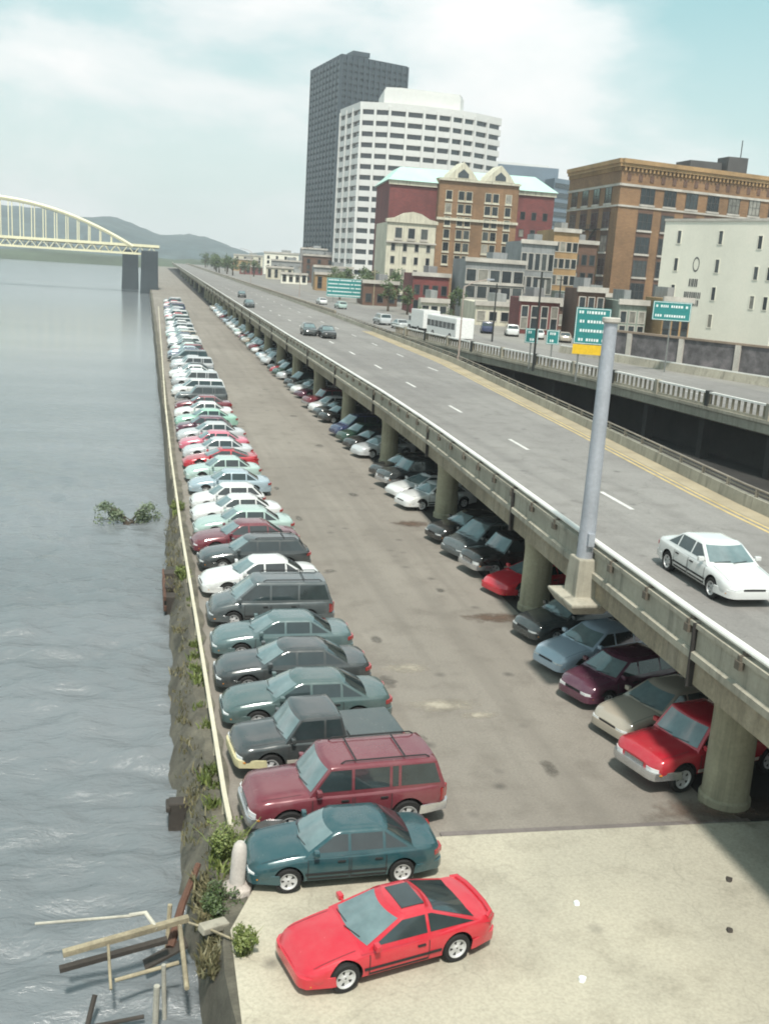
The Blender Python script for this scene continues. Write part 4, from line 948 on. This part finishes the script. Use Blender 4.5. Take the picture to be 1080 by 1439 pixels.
# tier of fins and ribbon glazing on the two near faces
for P0, P1, nb in ((A_,B_,9),(B_,C_,12)):
    A, u, n_, L = facade_frame(P0, P1)
    for i in range(nb+1): b = MB(); s_ = L*i/nb; wbox(b, A, u, n_, s_-.5, s_+.5, 3.5, 124.0, 0, 1.0); b.build('column', M['tower'], t)
    for zi in range(34): b = MB(); z = 8+zi*3.4; wbox(b, A, u, n_, .6, L-.6, z, z+1.9, .02, .6); b.build('window', M['towerglass'], t)
ce = [(lerp(A_[0],C_[0],.5)+dx*.62+0, lerp(A_[1],C_[1],.5)+dy*.3) for dx, dy in ((-14,-20),(10,-12),(8,30),(-18,22))]
solid('penthouse', [(x-2,y) for x, y in ce], 124.5, 130.0, M['tower'], t); solid('roof_plant', [(x*1+(.3*(124-x)),y) for x, y in ce], 130.0, 132.5, M['tower'], t)
# --- white banded tower
t = thing('office_tower', 'white mid rise office tower with dark ribbon windows in front of the dark skyscraper', 'office tower')
PT = [(75.3,428),(78.2,403),(88,399.5),(101,399),(112,400),(122,403),(134.5,410),(137,440),(120,452),(88,448)]
solid('core', PT, 3.5, 70.2, M['bglass'], t)
def off(pts, d):
    c = Vector((sum(p[0] for p in pts)/len(pts), sum(p[1] for p in pts)/len(pts))); return [tuple(Vector(p) + (Vector(p)-c).normalized()*d) for p in pts]
PO = off(PT, .9)
for i in range(17): z = 7+i*3.9; solid('floor_band', PO, z, z+2.1 if i < 16 else z+2.6, M['whitec'], t)
solid('plinth', PO, 3.5, 6.2, M['whitec'], t)
b = MB()
for i in range(6):
    A, u, n_, L = facade_frame(PT[i], PT[i+1])
    for s_ in ([.0, L/2] if i else [0, L*.33, L*.66]): o_ = MB(); wbox(o_, A, u, n_, s_-.45, s_+.45, 3.5, 70.6, -.2, 1.15); o_.build('mullion', M['whitec'], t)
solid('penthouse', [(87,406),(93,404),(117,406),(120,412),(119,432),(90,430)], 70.2, 77.6, M['whitec'], t); solid('penthouse_cap', [(87.6,406.6),(93.4,404.7),(116.7,406.6),(119.4,412),(118.4,431.4),(90.4,429.4)], 77.6, 78.6, M['whitec'], t)
# --- brick building with green copper roof
t = thing('brick_building', 'large dark red brick building with mint green copper roof and twin gables', 'building')
y0 = 300; x0, x1 = 67.5, 117.5
solid('wall', [(x0,y0),(x1,y0),(x1+3,y0+32),(x0+3,y0+32)], 3.5, 37.0, M['brick_red'], t)
solid('centre_bay', [(81.5,y0-2.2),(105.5,y0-2.2),(105.5,y0+4),(81.5,y0+4)], 3.5, 38.6, M['brick_or'], t)
b = MB(); b.add([(x0-.8,y0-1,37),(x1+.8,y0-1,37),(x1+3.8,y0+33,37),(x0+2.2,y0+33,37),(x0+5,y0+10,41.6),(x1-3,y0+10,42),(x1-2,y0+24,42),(x0+6,y0+24,41.6)], [(0,1,5,4),(1,2,6,5),(2,3,7,6),(3,0,4,7),(4,5,6,7),(3,2,1,0)]); b.build('roof', M['mint'], t)
for gx in (88.2, 99.4):
    b = MB(); b.prism([(gx-4.4,y0-2.6,38.6),(gx+4.4,y0-2.6,38.6),(gx+3.2,y0-2.6,40.2),(gx,y0-2.6,43.2),(gx-3.2,y0-2.6,40.2)], (0,8,0)); g_ = b.build('gable', M['cream'], t)
    b = MB(); b.prism([(gx-1.6,y0-2.68,38.9),(gx+1.6,y0-2.68,38.9),(gx+1.6,y0-2.68,40.0),(gx,y0-2.68,41.3),(gx-1.6,y0-2.68,40.0)], (0,.09,0)); b.build('gable_window', M['bglass'], g_)
windows(t, (81.5,y0-2.2), (105.5,y0-2.2), [3.0,6.7,9.0,14.8,17.1,21.0], [35.0-3.6*i-2.2 for i in range(6)], 1.7, 2.4, sill=M['cream'], frame=M['cream'])
windows(t, (x0,y0), (81.5,y0), [2.5,6,9.5,12.6], [8,12,16], 1.5, 2.1, frame=M['frame']); windows(t, (105.5,y0), (x1,y0), [2.5,6,9.5], [9,14,19,24,29], 1.3, 2.0)
b = MB(); b.box(x0-.4,y0-.5,35.8,81.3,y0-.02,37.0); b.box(105.7,y0-.5,35.8,x1+.4,y0-.02,37.0); b.build('cornice', M['cream'], t)
b = MB(); b.box(81.2,y0-2.7,27.0,105.8,y0-2.22,27.7); b.box(81.2,y0-2.8,37.9,105.8,y0-2.22,38.5); b.build('string_course', M['cream'], t)
# --- narrow cream building
t = thing('narrow_building', 'narrow cream building with curved parapet in front of the red brick one', 'building')
solid('wall', [(59.6,265),(72.4,265),(74,285),(61,285)], 3.5, 24.0, M['cream'], t)
b = MB(); b.prism([(59.2,264.6,24.0),(72.8,264.6,24.0),(72.8,264.6,24.8),(70.5,264.6,25.2),(68.2,264.6,26.4),(66,264.6,26.8),(63.8,264.6,26.4),(61.5,264.6,25.2),(59.2,264.6,24.8)], (0,1.4,0)); b.build('parapet', M['cream'], t)
windows(t, (59.6,265), (72.4,265), [3.0,6.4,9.8], [20.2], 1.7, 2.5, arch=True, frame=M['sill'], sill=M['sill']); windows(t, (59.6,265), (72.4,265), [1.8,4.9,8.0,11.1], [7.4+3.2*i for i in range(4)], 1.0, 1.8, frame=M['sill'])
b = MB(); b.box(60.6,264.4,4.2,71.4,264.98,5.9); b.build('shopfront', M['bglass'], t); b = MB(); b.box(60,263.6,6.0,72,264.98,6.5); b.box(59.4,264.5,19.0,72.6,264.98,19.4); b.build('canopy', M['sill'], t)
# --- low buildings in the middle
def low(name, label, x0, x1, y, z1, m, ww, wh, ns, nz, zb=5.0, dy=14, par=True, frame=None, sill=None):
    t = thing(name, label, 'building'); solid('wall', [(x0,y),(x1,y),(x1+1.5,y+dy),(x0+1.5,y+dy)], 3.5, z1, m, t)
    L = x1-x0; windows(t, (x0,y), (x1,y), [L*(i+.5)/ns for i in range(ns)], [zb+(z1-zb-1.0)*i/nz for i in range(nz)], ww, wh, frame=frame, sill=sill)
    if par: b = MB(); b.box(x0-.3,y-.4,z1-.5,x1+.3,y-.01,z1+.3); b.build('cornice', M['sill'], t)
    b = MB(); b.box(lerp(x0,x1,.55),y+4,z1,lerp(x0,x1,.8),y+8,z1+1.6); b.build('roof_unit', M['grey_st'], t); return t
low('row_building','low dark red brick building beside the narrow cream one',52.0,59.5,205,12.0,M['brick_red'],1.0,1.7,4,2)
low('row_building','pale grey commercial building with large display windows, left of the striped one',60.0,72.0,196,15.4,M['grey_st'],1.9,2.2,5,3,frame=M['sill'],sill=M['sill'])
low('row_building','grey building with tall vertical window strips between two paler buildings',72.4,79.5,200,19.6,M['grey_st'],1.0,3.2,5,3,frame=M['sill'])
low('row_building','tall narrow tan brick building right of the grey striped building',80.2,85.6,203,22.4,M['brick_tan'],1.0,1.8,4,5,frame=M['sill'])
low('row_building','slim dark stone building squeezed against the orange brick block',86.2,91.5,207,20.5,M['brick_dk'],1.0,1.9,3,4)
low('row_building','low cream shop building with awnings behind the white bus',55.0,63.5,172,8.0,M['cream'],1.3,1.5,4,1,frame=M['sill'])
low('row_building','small brown brick building left of the low dark red one',47.5,55.5,232,9.5,M['brick_dk'],1.2,1.7,3,1)
low('row_building','small white kiosk like building with flat roof left of the cream shop',48.5,53.5,184,7.6,M['cream'],1.2,1.5,3,1,frame=M['sill'],dy=8)
low('row_building','narrow dark red brick shopfront building behind the first parked street cars',56.0,62.5,153,9.6,M['brick_red'],1.0,1.6,4,2,frame=M['sill'],dy=9)
low('row_building','narrow dark brown brick building between the grey shopfront and the pale green one',63.2,67.6,148,11.6,M['brick_dk'],.9,1.6,3,3,frame=M['sill'],dy=9)
low('row_building','narrow pale green grey building among the street buildings nearest the ramp',68.2,72.6,144,10.2,M['ggreen'],.9,1.6,3,2,frame=M['sill'],dy=9)
low('row_building','narrow tan building at the right end of the street buildings nearest the ramp',73.2,77.6,140,11.0,M['brick_tan'],.9,1.6,3,3,frame=M['frame'],dy=9)
low('row_building','low brown brick garage building right of the cream shop',66.0,76.0,170,8.6,M['brick_dk'],1.8,1.7,4,1,frame=M['sill'])
low('row_building','two storey grey green building in front of the orange warehouse',78.0,88.0,186,10.4,M['ggreen'],1.3,1.6,5,2,frame=M['sill'])
low('row_building','small pale stone house between the garage and the white painted building',78.5,85.0,166,8.4,M['cream'],1.0,1.5,4,1,frame=M['frame'],dy=10)
# --- blue grey office block behind
t = thing('office_block', 'blue grey glass office block rising behind the copper roofed building', 'office building')
M['blueg'] = rough_mat('blue_grey_panel', (.16,.21,.26), .5, .2, .12, 0)
solid('wall', [(136,432),(169,430),(175,460),(140,462)], 3.5, 57.4, M['blueg'], t); solid('side_wing', [(163,418),(173.8,424),(174,429),(163,429)], 3.5, 52.5, M['blueg'], t)
for P0, P1 in (((136,432),(169,430)),((163,418),(173.8,424))):
    A, u, n_, L = facade_frame(P0, P1)
    for i in range(12): b = MB(); wbox(b, A, u, n_, .5, L-.5, 7+i*3.8, 8.9+i*3.8, .02, .25); b.build('window', M['bglass'], t)
b = MB(); b.box(140,434,57.4,166,450,58.6); b.build('roof_edge', M['whitec'], t)
# --- big orange brick block
t = thing('warehouse', 'big orange brick warehouse with dark window bays and corbelled cornice', 'building')
A_, B_, C_ = (100.2,247),(98.9,215),(147.5,226); D_ = (A_[0]+C_[0]-B_[0], A_[1]+C_[1]-B_[1])
solid('wall', [A_,B_,C_,D_], 3.5, 37.6, M['brick_or'], t)
for P0, P1, segs in ((A_,B_,None),(B_,C_,None)):
    A, u, n_, L = facade_frame(P0, P1)
    b = MB(); wbox(b, A, u, n_, -.3, L+.3, 37.6, 38.5, -1, .9); wbox(b, A, u, n_, -.2, L+.2, 36.9, 37.58, 0, .6)
    i = 0
    s_ = .6
    while s_ < L-.6: wbox(b, A, u, n_, s_-.22, s_+.22, 36.1, 36.88, 0, .45); s_ += 1.1
    b.build('cornice', M['brick_tan'], t)
    b = MB(); wbox(b, A, u, n_, -.1, L+.1, 33.0, 33.5, 0, .25); wbox(b, A, u, n_, -.1, L+.1, 28.7, 29.1, 0, .22); b.build('string_course', M['sill'], t)
A, u, n_, L = facade_frame(B_, C_)
bays = [(5.4,9.6),(11.8,15.6),(18.0,21.8),(24.2,28),(30.4,34.2),(36.6,40.4),(42.8,46.6)]
zs = [29.7, 24.3, 19.3, 14.3, 9.4, 5.0]
for (a, c) in bays:
    b = MB(); wbox(b, A, u, n_, a, c, 4.2, 28.5, .005, .03); b.build('bay_recess', M['brick_dk'], t)
    windows(t, B_, C_, [(a+c)/2], zs, c-a-.6, 3.3, mull=2, sill=M['sill'], d=.08)
for s_ in [2.0+3.1*i for i in range(15)]: b = MB(); wbox(b, A, u, n_, s_-.5, s_+.5, 34.2, 35.6, .0, .12); b.build('frieze_panel', M['brick_dk'], t)
A, u, n_, L = facade_frame(A_, B_)
for (a, c) in ((2.5,7.0),(9.5,14),(16.5,21),(23.5,28)):
    b = MB(); wbox(b, A, u, n_, a, c, 4.2, 28.5, .005, .03); b.build('bay_recess', M['brick_dk'], t)
    windows(t, A_, B_, [(a+c)/2], zs, c-a-1.0, 3.3, mull=1, sill=M['sill'], d=.08)
# fire escape on the left face
b = MB()
for z in (9.0,14,19,24): wbox(b, A, u, n_, 14.2, 23.5, z, z+.15, .1, 1.5); wbox(b, A, u, n_, 14.2, 23.5, z+1.0, z+1.08, 1.42, 1.5); [wbox(b, A, u, n_, 14.2+j*1.15, 14.28+j*1.15, z, z+1.0, 1.42, 1.5) for j in range(9)]
for z in (9,14,19): b.tube([tuple(A+u*15+n_*.9+Vector((0,0,z))), tuple(A+u*22+n_*.9+Vector((0,0,z+5)))], .22, 5)
b.build('fire_escape', M['darkmetal'], t)
b = MB(); b.box(122,229,37.6,130,236,41.2); b.box(131,228,37.6,136,233,42.6); b.build('water_tank_housing', M['roofdk'], t)
b = MB(); b.tube([(134.5,229,42.6),(134.5,229,46.5)], .12, 5); b.build('roof_mast', M['darkmetal'], t)
# --- white painted building at right
t = thing('painted_building', 'tall plain white painted building with small dark windows at the right edge', 'building')
A_, B_ = (88.3,172),(96.5,148.5); n2 = Vector((B_[1]-A_[1], -(B_[0]-A_[0]))).normalized()*(-26)
solid('wall', [A_,B_,(B_[0]-n2.x,B_[1]-n2.y),(A_[0]-n2.x,A_[1]-n2.y)] if n2.x < 0 else [A_,B_,(B_[0]+n2.x,B_[1]+n2.y),(A_[0]+n2.x,A_[1]+n2.y)], 3.5, 23.7, M['whitew'], t)
L = math.dist(A_, B_)
windows(t, A_, B_, [3.6,12.6], [20.0,15.4,10.9,6.4], .8, 2.1, frame=M['whitew']); windows(t, A_, B_, [20.6,23.2], [19.4,14.6,10], .8, 2.0, frame=M['whitew'])
A, u, n_, L_ = facade_frame(A_, B_)
b = MB(); wbox(b, A, u, n_, -.1, L+.1, 23.7, 24.1, -.5, .15); b.build('coping', M['sill'], t)
b = MB()
for i in range(20):
    a = 2*pi*i/20; a2 = 2*pi*(i+1)/20
    P_ = lambda aa, r_: tuple(A + u*(8.1+r_*.72*math.cos(aa)) + n_*.03 + Vector((0,0,16.6+r_*1.25*math.sin(aa))))
    b.add([P_(a,1), P_(a2,1), P_(a2,.78), P_(a,.78)], [(0,1,2,3)])
b.build('painted_oval', M['painted_sign'], t)
b = MB(); q = random.Random(2)
for (z, h, wd) in ((12.9,1.3,2.2),(11.0,1.0,3.7),(9.7,1.0,3.4)):
    s_ = 8.1-wd/2
    while s_ < 8.1+wd/2-.2:
        w_ = q.uniform(.16,.32); wbox(b, A, u, n_, s_, s_+w_, z, z+h, .0, .04); wbox(b, A, u, n_, s_, min(s_+w_+.12, 8.1+wd/2), z+h*q.choice([.0,.42,.8]), z+h*q.choice([.2,.6,1.0])+.08, .0, .045) if 0 else None; s_ += w_+q.uniform(.10,.18)
b.build('faded_lettering', M['painted_sign'], t)
# --- far low buildings along the highway, each its own
fb = [(52,330,12,9,'brick_tan'),(58,372,14,11,'grey_st'),(50,400,10,7.5,'whitew'),(64,440,18,15,'brick_dk'),(52,470,12,9,'cream'),(60,520,16,12,'grey_st'),(48,560,12,8,'brick_red'),(66,610,20,16,'whitew'),(54,680,16,11,'brick_tan'),(44,760,14,9,'grey_st'),(64,800,22,14,'cream'),(80,560,14,19,'grey_st')]
fl = ['tan brick','grey stone','small white','dark brown brick','cream','wide grey','low red brick','white','tan far','small grey','cream far','tall grey']
for i, ((x, y, w, z1, m), d) in enumerate(zip(fb, fl)):
    low('far_building', '%s building far along the highway, %s in line beyond the large teal sign' % (d, ordw(i+1)), x, x+w, y, z1+.6, M[m], 1.2, 1.6, 4, 2 if z1 < 13 else 4)
q = random.Random(21)
for i in range(26):
    x = q.uniform(37,50) if i > 8 else q.uniform(46,62); y = [236,246,258,243,275,290,310,262,300][i] if i < 9 else 330+i*18+q.uniform(-8,8)
    tree(x if i > 8 else q.uniform(47,60), y, 4.1, q.uniform(4.5,7.5) + y/300, q.uniform(2.2,3.4) + y/400, '%s tree, %s of the trees going away beyond the ramp road' % (q.choice(['bushy green','dark green','rounded green']), ordw(i+1)), 100+i, n=420)
# hedge-like shrubs beyond the ramp road
for i, (x, y) in enumerate([(61,113),(64,109),(66.5,104),(47,178),(50,170)]):
    tree(x, y, 4.1, 2.6, 1.4, ['small shrub behind the stone wall, left of three','small shrub behind the stone wall, middle of three','small shrub behind the stone wall, right of three','low shrub beyond the silver minivan','low shrub right beyond the white box truck'][i], 200+i, 'shrubs behind the stone wall', n=300)
for i, (x, y, h) in enumerate([(49,196,5.5),(56.5,190,6),(65,180,5),(74,166,5),(64.5,167,4.5),(47.5,206,6),(77,158,5.5),(59,128,3.5)]):
    tree(x, y, 4.1, h, h*.42, ['leafy street tree left of the cream shop','leafy street tree behind the cream shop','round street tree between the cream shop and the brown garage','round street tree beside the brown garage','small street tree at the corner of the cream shop','tall street tree left of the white kiosk','dark street tree by the pale stone house','small low tree at the end of the row of parked street cars'][i], 300+i, 'street trees among the shops', n=500)
# --- stone wall with pilasters (right, beyond the ramp road)
def wallrun(name, label, A_, B_, z0, z1, m, npil, cop):
    t = thing(name, label, 'wall'); A, u, n_, L = facade_frame(A_, B_)
    b = MB(); wbox(b, A, u, n_, 0, L, z0, z1, -.3, 0); b.build('wall', m, t); b = MB(); wbox(b, A, u, n_, -.1, L+.1, z1, z1+.22, -.42, .14); b.build('coping', cop, t)
    for i in range(npil): b = MB(); s_ = 2 + (L-4)*i/(npil-1); wbox(b, A, u, n_, s_-.3, s_+.3, z0, z1-.02, .0, .22); b.build('pilaster', M['sill'], t)
    return t
wallrun('stone_wall','tall mottled grey stone wall with pale pilasters below the white painted building',(53.0,112),(71,78),4.1,7.3,rough_mat('mottled_stone', (.155,.145,.15), .95, 2.5, .5, .6, c2=(.26,.23,.24)),6,rough_mat('brown_coping',(.27,.21,.16),.9,1))
t = thing('road_barrier', 'long pale concrete road barrier between the ramp road and the stone wall', 'barrier')
b = MB(); b.sweep([(48.9,118),(50.5,112),(53.5,101),(56.8,90),(60,80),(64,66)], [(-.3,4.18),(-.12,5.0),(.12,5.0),(.3,4.18)]); b.build('barrier', M['concrete'], t)
b = MB(); b.sweep([(48.9,118),(50.5,112),(53.5,101),(56.8,90),(60,80),(64,66)], [(-.07,5.002),(-.07,5.12),(.07,5.12),(.07,5.002)]); b.build('top_rail', M['whiterail'], t)
# parked cars behind the wall read as dark shapes: two more cars
# --- signs
def sign(name, label, x, y, z0, z1, w, ang, posts=2, zg=4.2, yellow=0, seed=1):
    t = thing(name, label, 'road sign', (x,y,zg), ang); zz0, zz1 = z0-zg, z1-zg
    b = MB(); b.box(-w/2,-.04,zz0,w/2,.04,zz1); b.build('panel', M['sign'], t, bevel=.02)
    if yellow: b = MB(); b.box(-w/2,-.045,zz0-yellow-.03,w/2,.045,zz0-.03); b.build('yellow_panel', M['signy'], t)
    b = MB(); q = random.Random(seed); nl = max(2, int((zz1-zz0)/.75))
    for i in range(nl):
        z = zz1 - (i+.5)*(zz1-zz0)/nl; s_ = -w/2+.22+q.uniform(0,.25); e = w/2-.22-q.uniform(0,.4)
        while s_ < e:
            l = q.uniform(.10,.20)*max(1,w/3.5); b.box(s_,-.052,z-.12,min(s_+l,e),-.041,z+.12); s_ += l+.08+(.2 if q.random() < .15 else 0)
    fr_ = .05
    for (a0,b0,a1,b1) in ((-w/2+.05,zz0+.05,w/2-.05,zz0+.1),(-w/2+.05,zz1-.1,w/2-.05,zz1-.05),(-w/2+.05,zz0+.1,-w/2+.1,zz1-.1),(w/2-.1,zz0+.1,w/2-.05,zz1-.1)): b.box(a0,-.0515,b0,a1,-.041,b1)
    b.build('legend', M['signw'], t)
    b = MB()
    for i in range(posts): xx = (-w*.32+i*w*.64) if posts > 1 else 0; b.box(xx-.07,.045,-.1,xx+.07,.18,zz1-.1)
    b.build('post', M['signframe'], t)
sign('highway_sign','large teal highway sign with a yellow lower panel left of the tall steel column',37.9,85,7.45,10.6,3.0,R(-22)+0,2,4.2,.85,3)
sign('highway_sign','big teal highway sign far off, in front of the white office tower',44.6,238,5.4,9.6,8.6,R(-8),2,4.2,0,5)
sign('highway_sign','teal highway sign before the white painted building at right',52.2,98,9.4,11.3,3.8,R(-24),1,4.2,0,7)
sign('small_sign','small teal road sign, left one of a pair behind the ramp railing',36.6,96,6.6,8.0,1.25,R(-18),1,4.2,0,8); sign('small_sign','small teal road sign, right one of a pair behind the ramp railing',39.2,97,6.5,7.9,1.25,R(-18),1,4.2,0,9)
# --- poles
t = thing('steel_column', 'tall thick pale steel column rising from the highway corbel, sawn flat on top', 'column', (13.38,28.7,3.42))
b = MB(); b.lathe([(.30,0),(.27,1.0),(.24,3.0),(.20,8.36)], 20, (0,0,0)); o = b.build('shaft', M['steel'], t, smooth=40)
b = MB(); b.lathe([(.24,8.362),(.27,8.40),(.27,8.50),(.24,8.52)], 20); b.build('cap', M['sill'], t, smooth=30)
b = MB(); b.lathe([(.34,.0),(.34,.06),(.31,.10)], 20, (0,0,.0)); b.box(-.10,-.37,1.6,.10,-.22,2.0); b.build('base_plate', M['steel'], t); t.location.z = 3.425
def lamp(label, x, y, z, h, ang, arm=2.6, m='lamp', head=True, thick=.09):
    t = thing('street_lamp', label, 'street lamp', (x,y,z), ang)
    b = MB(); b.lathe([(thick*1.6,0),(thick*1.6,.3),(thick,.35),(thick*.6,h)], 10); b.build('pole', M[m], t, smooth=40)
    b = MB(); b.tube([(0,0,h-.1),(arm*.4,0,h+.45),(arm,0,h+.75)], .05, 6); b.build('arm', M[m], t)
    b = MB(); b.prism([(arm-.1,-.14,h+.66),(arm+.65,-.14,h+.72),(arm+.6,-.14,h+.86),(arm-.05,-.14,h+.84)], (0,.28,0)); b.build('lamp_head', M['steel'], t, bevel=.03)
M['lamp'] = rough_mat('tan_lamp_post', (.38,.31,.27), .7, 1)
lamp('thin tan street lamp on the highway barrier in front of the white buses', interp(RX,96)-.17, 96, 4.7, 6.9, 0, 2.3)
lamp('thin street lamp far away between the dark and the white tower', 37.5, 262, 4.2, 11.5, pi*0, 3.0); lamp('thin street lamp on the far barrier near the far end of the highway', 31.8, 330, 4.2, 10.5, pi, 3)
def pole(label, x, y, z, h, r, m='darkmetal'):
    t = thing('utility_pole', label, 'pole', (x,y,z)); b = MB(); b.tube([(0,0,0),(0,0,h)], r, 7, 0, r*.7); b.build('shaft', M[m], t); b = MB(); b.box(-.8,-.05,h-.7,.8,.05,h-.55); b.build('crossarm', M[m], t)
pole('dark utility pole in front of the tan brick building', 35.9, 93, 4.2, 9.2, .12); pole('shorter dark utility pole behind the white bus', 44.5, 131, 4.2, 7.5, .12); pole('dark utility pole near the corner of the orange warehouse', 70, 172, 4.2, 9, .16)
pole('pale utility pole between the narrow cream building and the ramp', 50, 232, 4.2, 8, .14, 'wood_pale')
# --- bridge
t = thing('arch_bridge', 'pale yellow steel arch bridge crossing the river in the distance', 'bridge'); ys_ = 380
LB = 96.0; xe = -4.3; xc = xe-LB/2; zd = 14.0
def arch(z): pass
def az(x): s_ = (x-xc)/(LB/2); return zd + 13.4*(1-s_*s_)
for yy_ in (378.5, 388.5):
    N = 26; b = MB(); xs = [xe-LB*i/N for i in range(N+1)]
    b.tube([(x, yy_, az(x)) for x in xs], .62, 6); b.build('arch_rib', M['yellowsteel'], t, smooth=30)
    b = MB()
    for i in range(1, N): x = xs[i]; 
    for i in range(2, N-1): x = xs[i]; b = MB(); b.box(x-.14, yy_-.14, zd, x+.14, yy_+.14, az(x)); b.build('hanger', M['yellowsteel'], t)
    b = MB(); b.box(-260, yy_-.3, zd+.1, 4.6, yy_+.3, zd+1.0); b.build('top_chord', M['yellowsteel'], t); b = MB(); b.box(-260, yy_-.3, zd-2.6, 4.2, yy_+.3, zd-1.9); b.build('bottom_chord', M['yellowsteel'], t)
    b = MB(); x = 4.0; s_ = 1
    while x > -120: b.tube([(x,yy_,zd-2.3),(x-2.0,yy_,zd+.3)], .16, 4); b.tube([(x-2.0,yy_,zd+.3),(x-4.0,yy_,zd-2.3)], .16, 4); x -= 4
    b.build('truss_diagonals', M['yellowsteel'], t)
b = MB(); b.box(-260,379.1,zd-.2,4.6,387.9,zd+.2); b.box(-260,379.1,zd-2.4,4.2,387.9,zd-2.1); b.build('deck', M['concrete'], t)
M['pierdk'] = rough_mat('dark_pier_stone', (.045,.06,.07), .9, .2, .2, .2)
for x, y in ((1.3,377.5),(-5.6,412)):
    b = MB(); b.add([(x+sx*2.9*f, y+sy*4.8*f, z) for z, f in ((-2.2,1.08),(6,1.0),(13.0,.97)) for sx, sy in ((-1,-1),(1,-1),(1,1),(-1,1))], [(r_*4+i,r_*4+(i+1)%4,r_*4+4+(i+1)%4,r_*4+4+i) for r_ in range(2) for i in range(4)] + [(3,2,1,0),(8,9,10,11)]); b.build('pier', M['pierdk'], t, bevel=.3)
for x in (-101, -190): b = MB(); b.box(x-3,379,-2.2,x+3,388,zd-2.7); b.build('pier', M['pierdk'], t)
# far bank of the river
b = MB(); N = 60; q = random.Random(8)
vs = []
for i in range(N+1):
    x = -900+ i*16; h = 3.5+q.uniform(-.7,1.5); vs += [(x,965,-1.6),(x,985,h),(x,1060,h+3),(x,1110,-1.6)]
b.add(vs, [(i*4+j,i*4+j+1,i*4+5+j,i*4+4+j) for i in range(N) for j in range(3)]); tag(b.build('far_bank', rough_mat('far_bank_scrub', (.07,.095,.06), .95, .05, .4), smooth=60), kind='structure')
# ------------------------------------------------------------------ haze, sky, sun, camera
SUN_AZ, SUN_EL = 188.0, 61.0     # degrees clockwise from +Y
w = bpy.data.worlds.new('World'); S.world = w; w.use_nodes = True; nt = w.node_tree; bg = nt.nodes['Background']
sky = nd(nt, 'ShaderNodeTexSky', sky_type='NISHITA'); sky.sun_disc = False; sky.sun_elevation = R(SUN_EL); sky.sun_rotation = R(SUN_AZ)
sky.air_density = 1.0; sky.dust_density = 2.5; sky.ozone_density = 1.0
tc = nd(nt, 'ShaderNodeTexCoord'); mp = nd(nt, 'ShaderNodeMapping'); nt.links.new(tc.outputs['Generated'], mp.inputs[0]); mp.inputs['Scale'].default_value = (1,1,2.6); mp.inputs['Location'].default_value = (5.1,.7,.6)
n1 = noise(nt, mp.outputs[0], 3.0, 9, .56, .25); n2 = noise(nt, mp.outputs[0], 1.3, 4, .5)
sm = nd(nt, 'ShaderNodeMath', operation='ADD'); nt.links.new(n1, sm.inputs[0]); nt.links.new(n2, sm.inputs[1])
hf = nd(nt, 'ShaderNodeMath', operation='MULTIPLY'); nt.links.new(sm.outputs[0], hf.inputs[0]); hf.inputs[1].default_value = .5
cl = ramp(nt, hf.outputs[0], [(.44,(.02,)*3),(.50,(.30,)*3),(.54,(.75,)*3),(.60,(1,)*3)])
shade = ramp(nt, n1, [(.3,(5.9,6.5,6.6)),(.6,(8.2,8.1,8.0))])
tint = mix(nt, .6, mix(nt, 1, sky.outputs[0], (1.15,1.6,1.4), 'MULTIPLY'), (3.1,5.2,4.85))
sz = nd(nt, 'ShaderNodeSeparateXYZ'); nt.links.new(tc.outputs['Generated'], sz.inputs[0])
hz = ramp(nt, sz.outputs[2], [(.0,(.75,)*3),(.10,(.45,)*3),(.24,(0,)*3)])
nt.links.new(mix(nt, hz, mix(nt, cl, tint, shade), (6.5,6.75,6.7)), bg.inputs[0]); bg.inputs[1].default_value = .072
sl = bpy.data.lights.new('sun', 'SUN'); sl.energy = 2.8; sl.angle = R(5); sl.color = (1,.95,.87); so = bpy.data.objects.new('sun', sl); COL.objects.link(so)
dv = Vector((math.sin(R(SUN_AZ))*math.cos(R(SUN_EL)), math.cos(R(SUN_AZ))*math.cos(R(SUN_EL)), math.sin(R(SUN_EL))))
so.rotation_euler = (-dv).to_track_quat('-Z','Y').to_euler()
if HAZE > 0:
    b = MB(); b.box(-1300,-70,-3.2,1300,2800,150); m = bpy.data.materials.new('haze_air'); m.use_nodes = True; nt = m.node_tree; nt.nodes.clear()
    v = nd(nt, 'ShaderNodeVolumePrincipled'); o_ = nd(nt, 'ShaderNodeOutputMaterial'); nt.links.new(v.outputs[0], o_.inputs['Volume']); v.inputs['Density'].default_value = HAZE; v.inputs['Color'].default_value = (.9,.96,1,1); v.inputs['Anisotropy'].default_value = 0
    tag(b.build('haze', m), kind='stuff')
cam = bpy.data.cameras.new('camera'); co = bpy.data.objects.new('camera', cam); COL.objects.link(co); S.camera = co
cam.sensor_fit = 'VERTICAL'; cam.sensor_height = 36; cam.lens = 36.275; cam.clip_start = .5; cam.clip_end = 20000
# camera axes (right, down, forward) of a view pitched down 14 degrees, turned 13 degrees right of the highway and rolled 3.7 degrees
rows = [(0.973785613890722,-0.21854007612273335,0.06310161097578725),(0.009104151108677488,-0.23974172529881943,-0.9707940150121115),(0.22728548702471096,0.9459197324715324,-0.23146742126900846)]
Rt, Dn, Fw = (Vector(r_) for r_ in rows)
mt = Matrix((Rt, -Dn, -Fw)).transposed().to_4x4(); mt.translation = (0,0,13); co.matrix_world = mt
S.view_settings.view_transform = 'Standard'; S.view_settings.look = 'None'; S.view_settings.exposure = EXPO; S.view_settings.gamma = 1
S.cycles.max_bounces = 6; S.cycles.volume_bounces = 0; S.cycles.diffuse_bounces = 2; S.cycles.glossy_bounces = 3; S.cycles.filter_width = 1.9
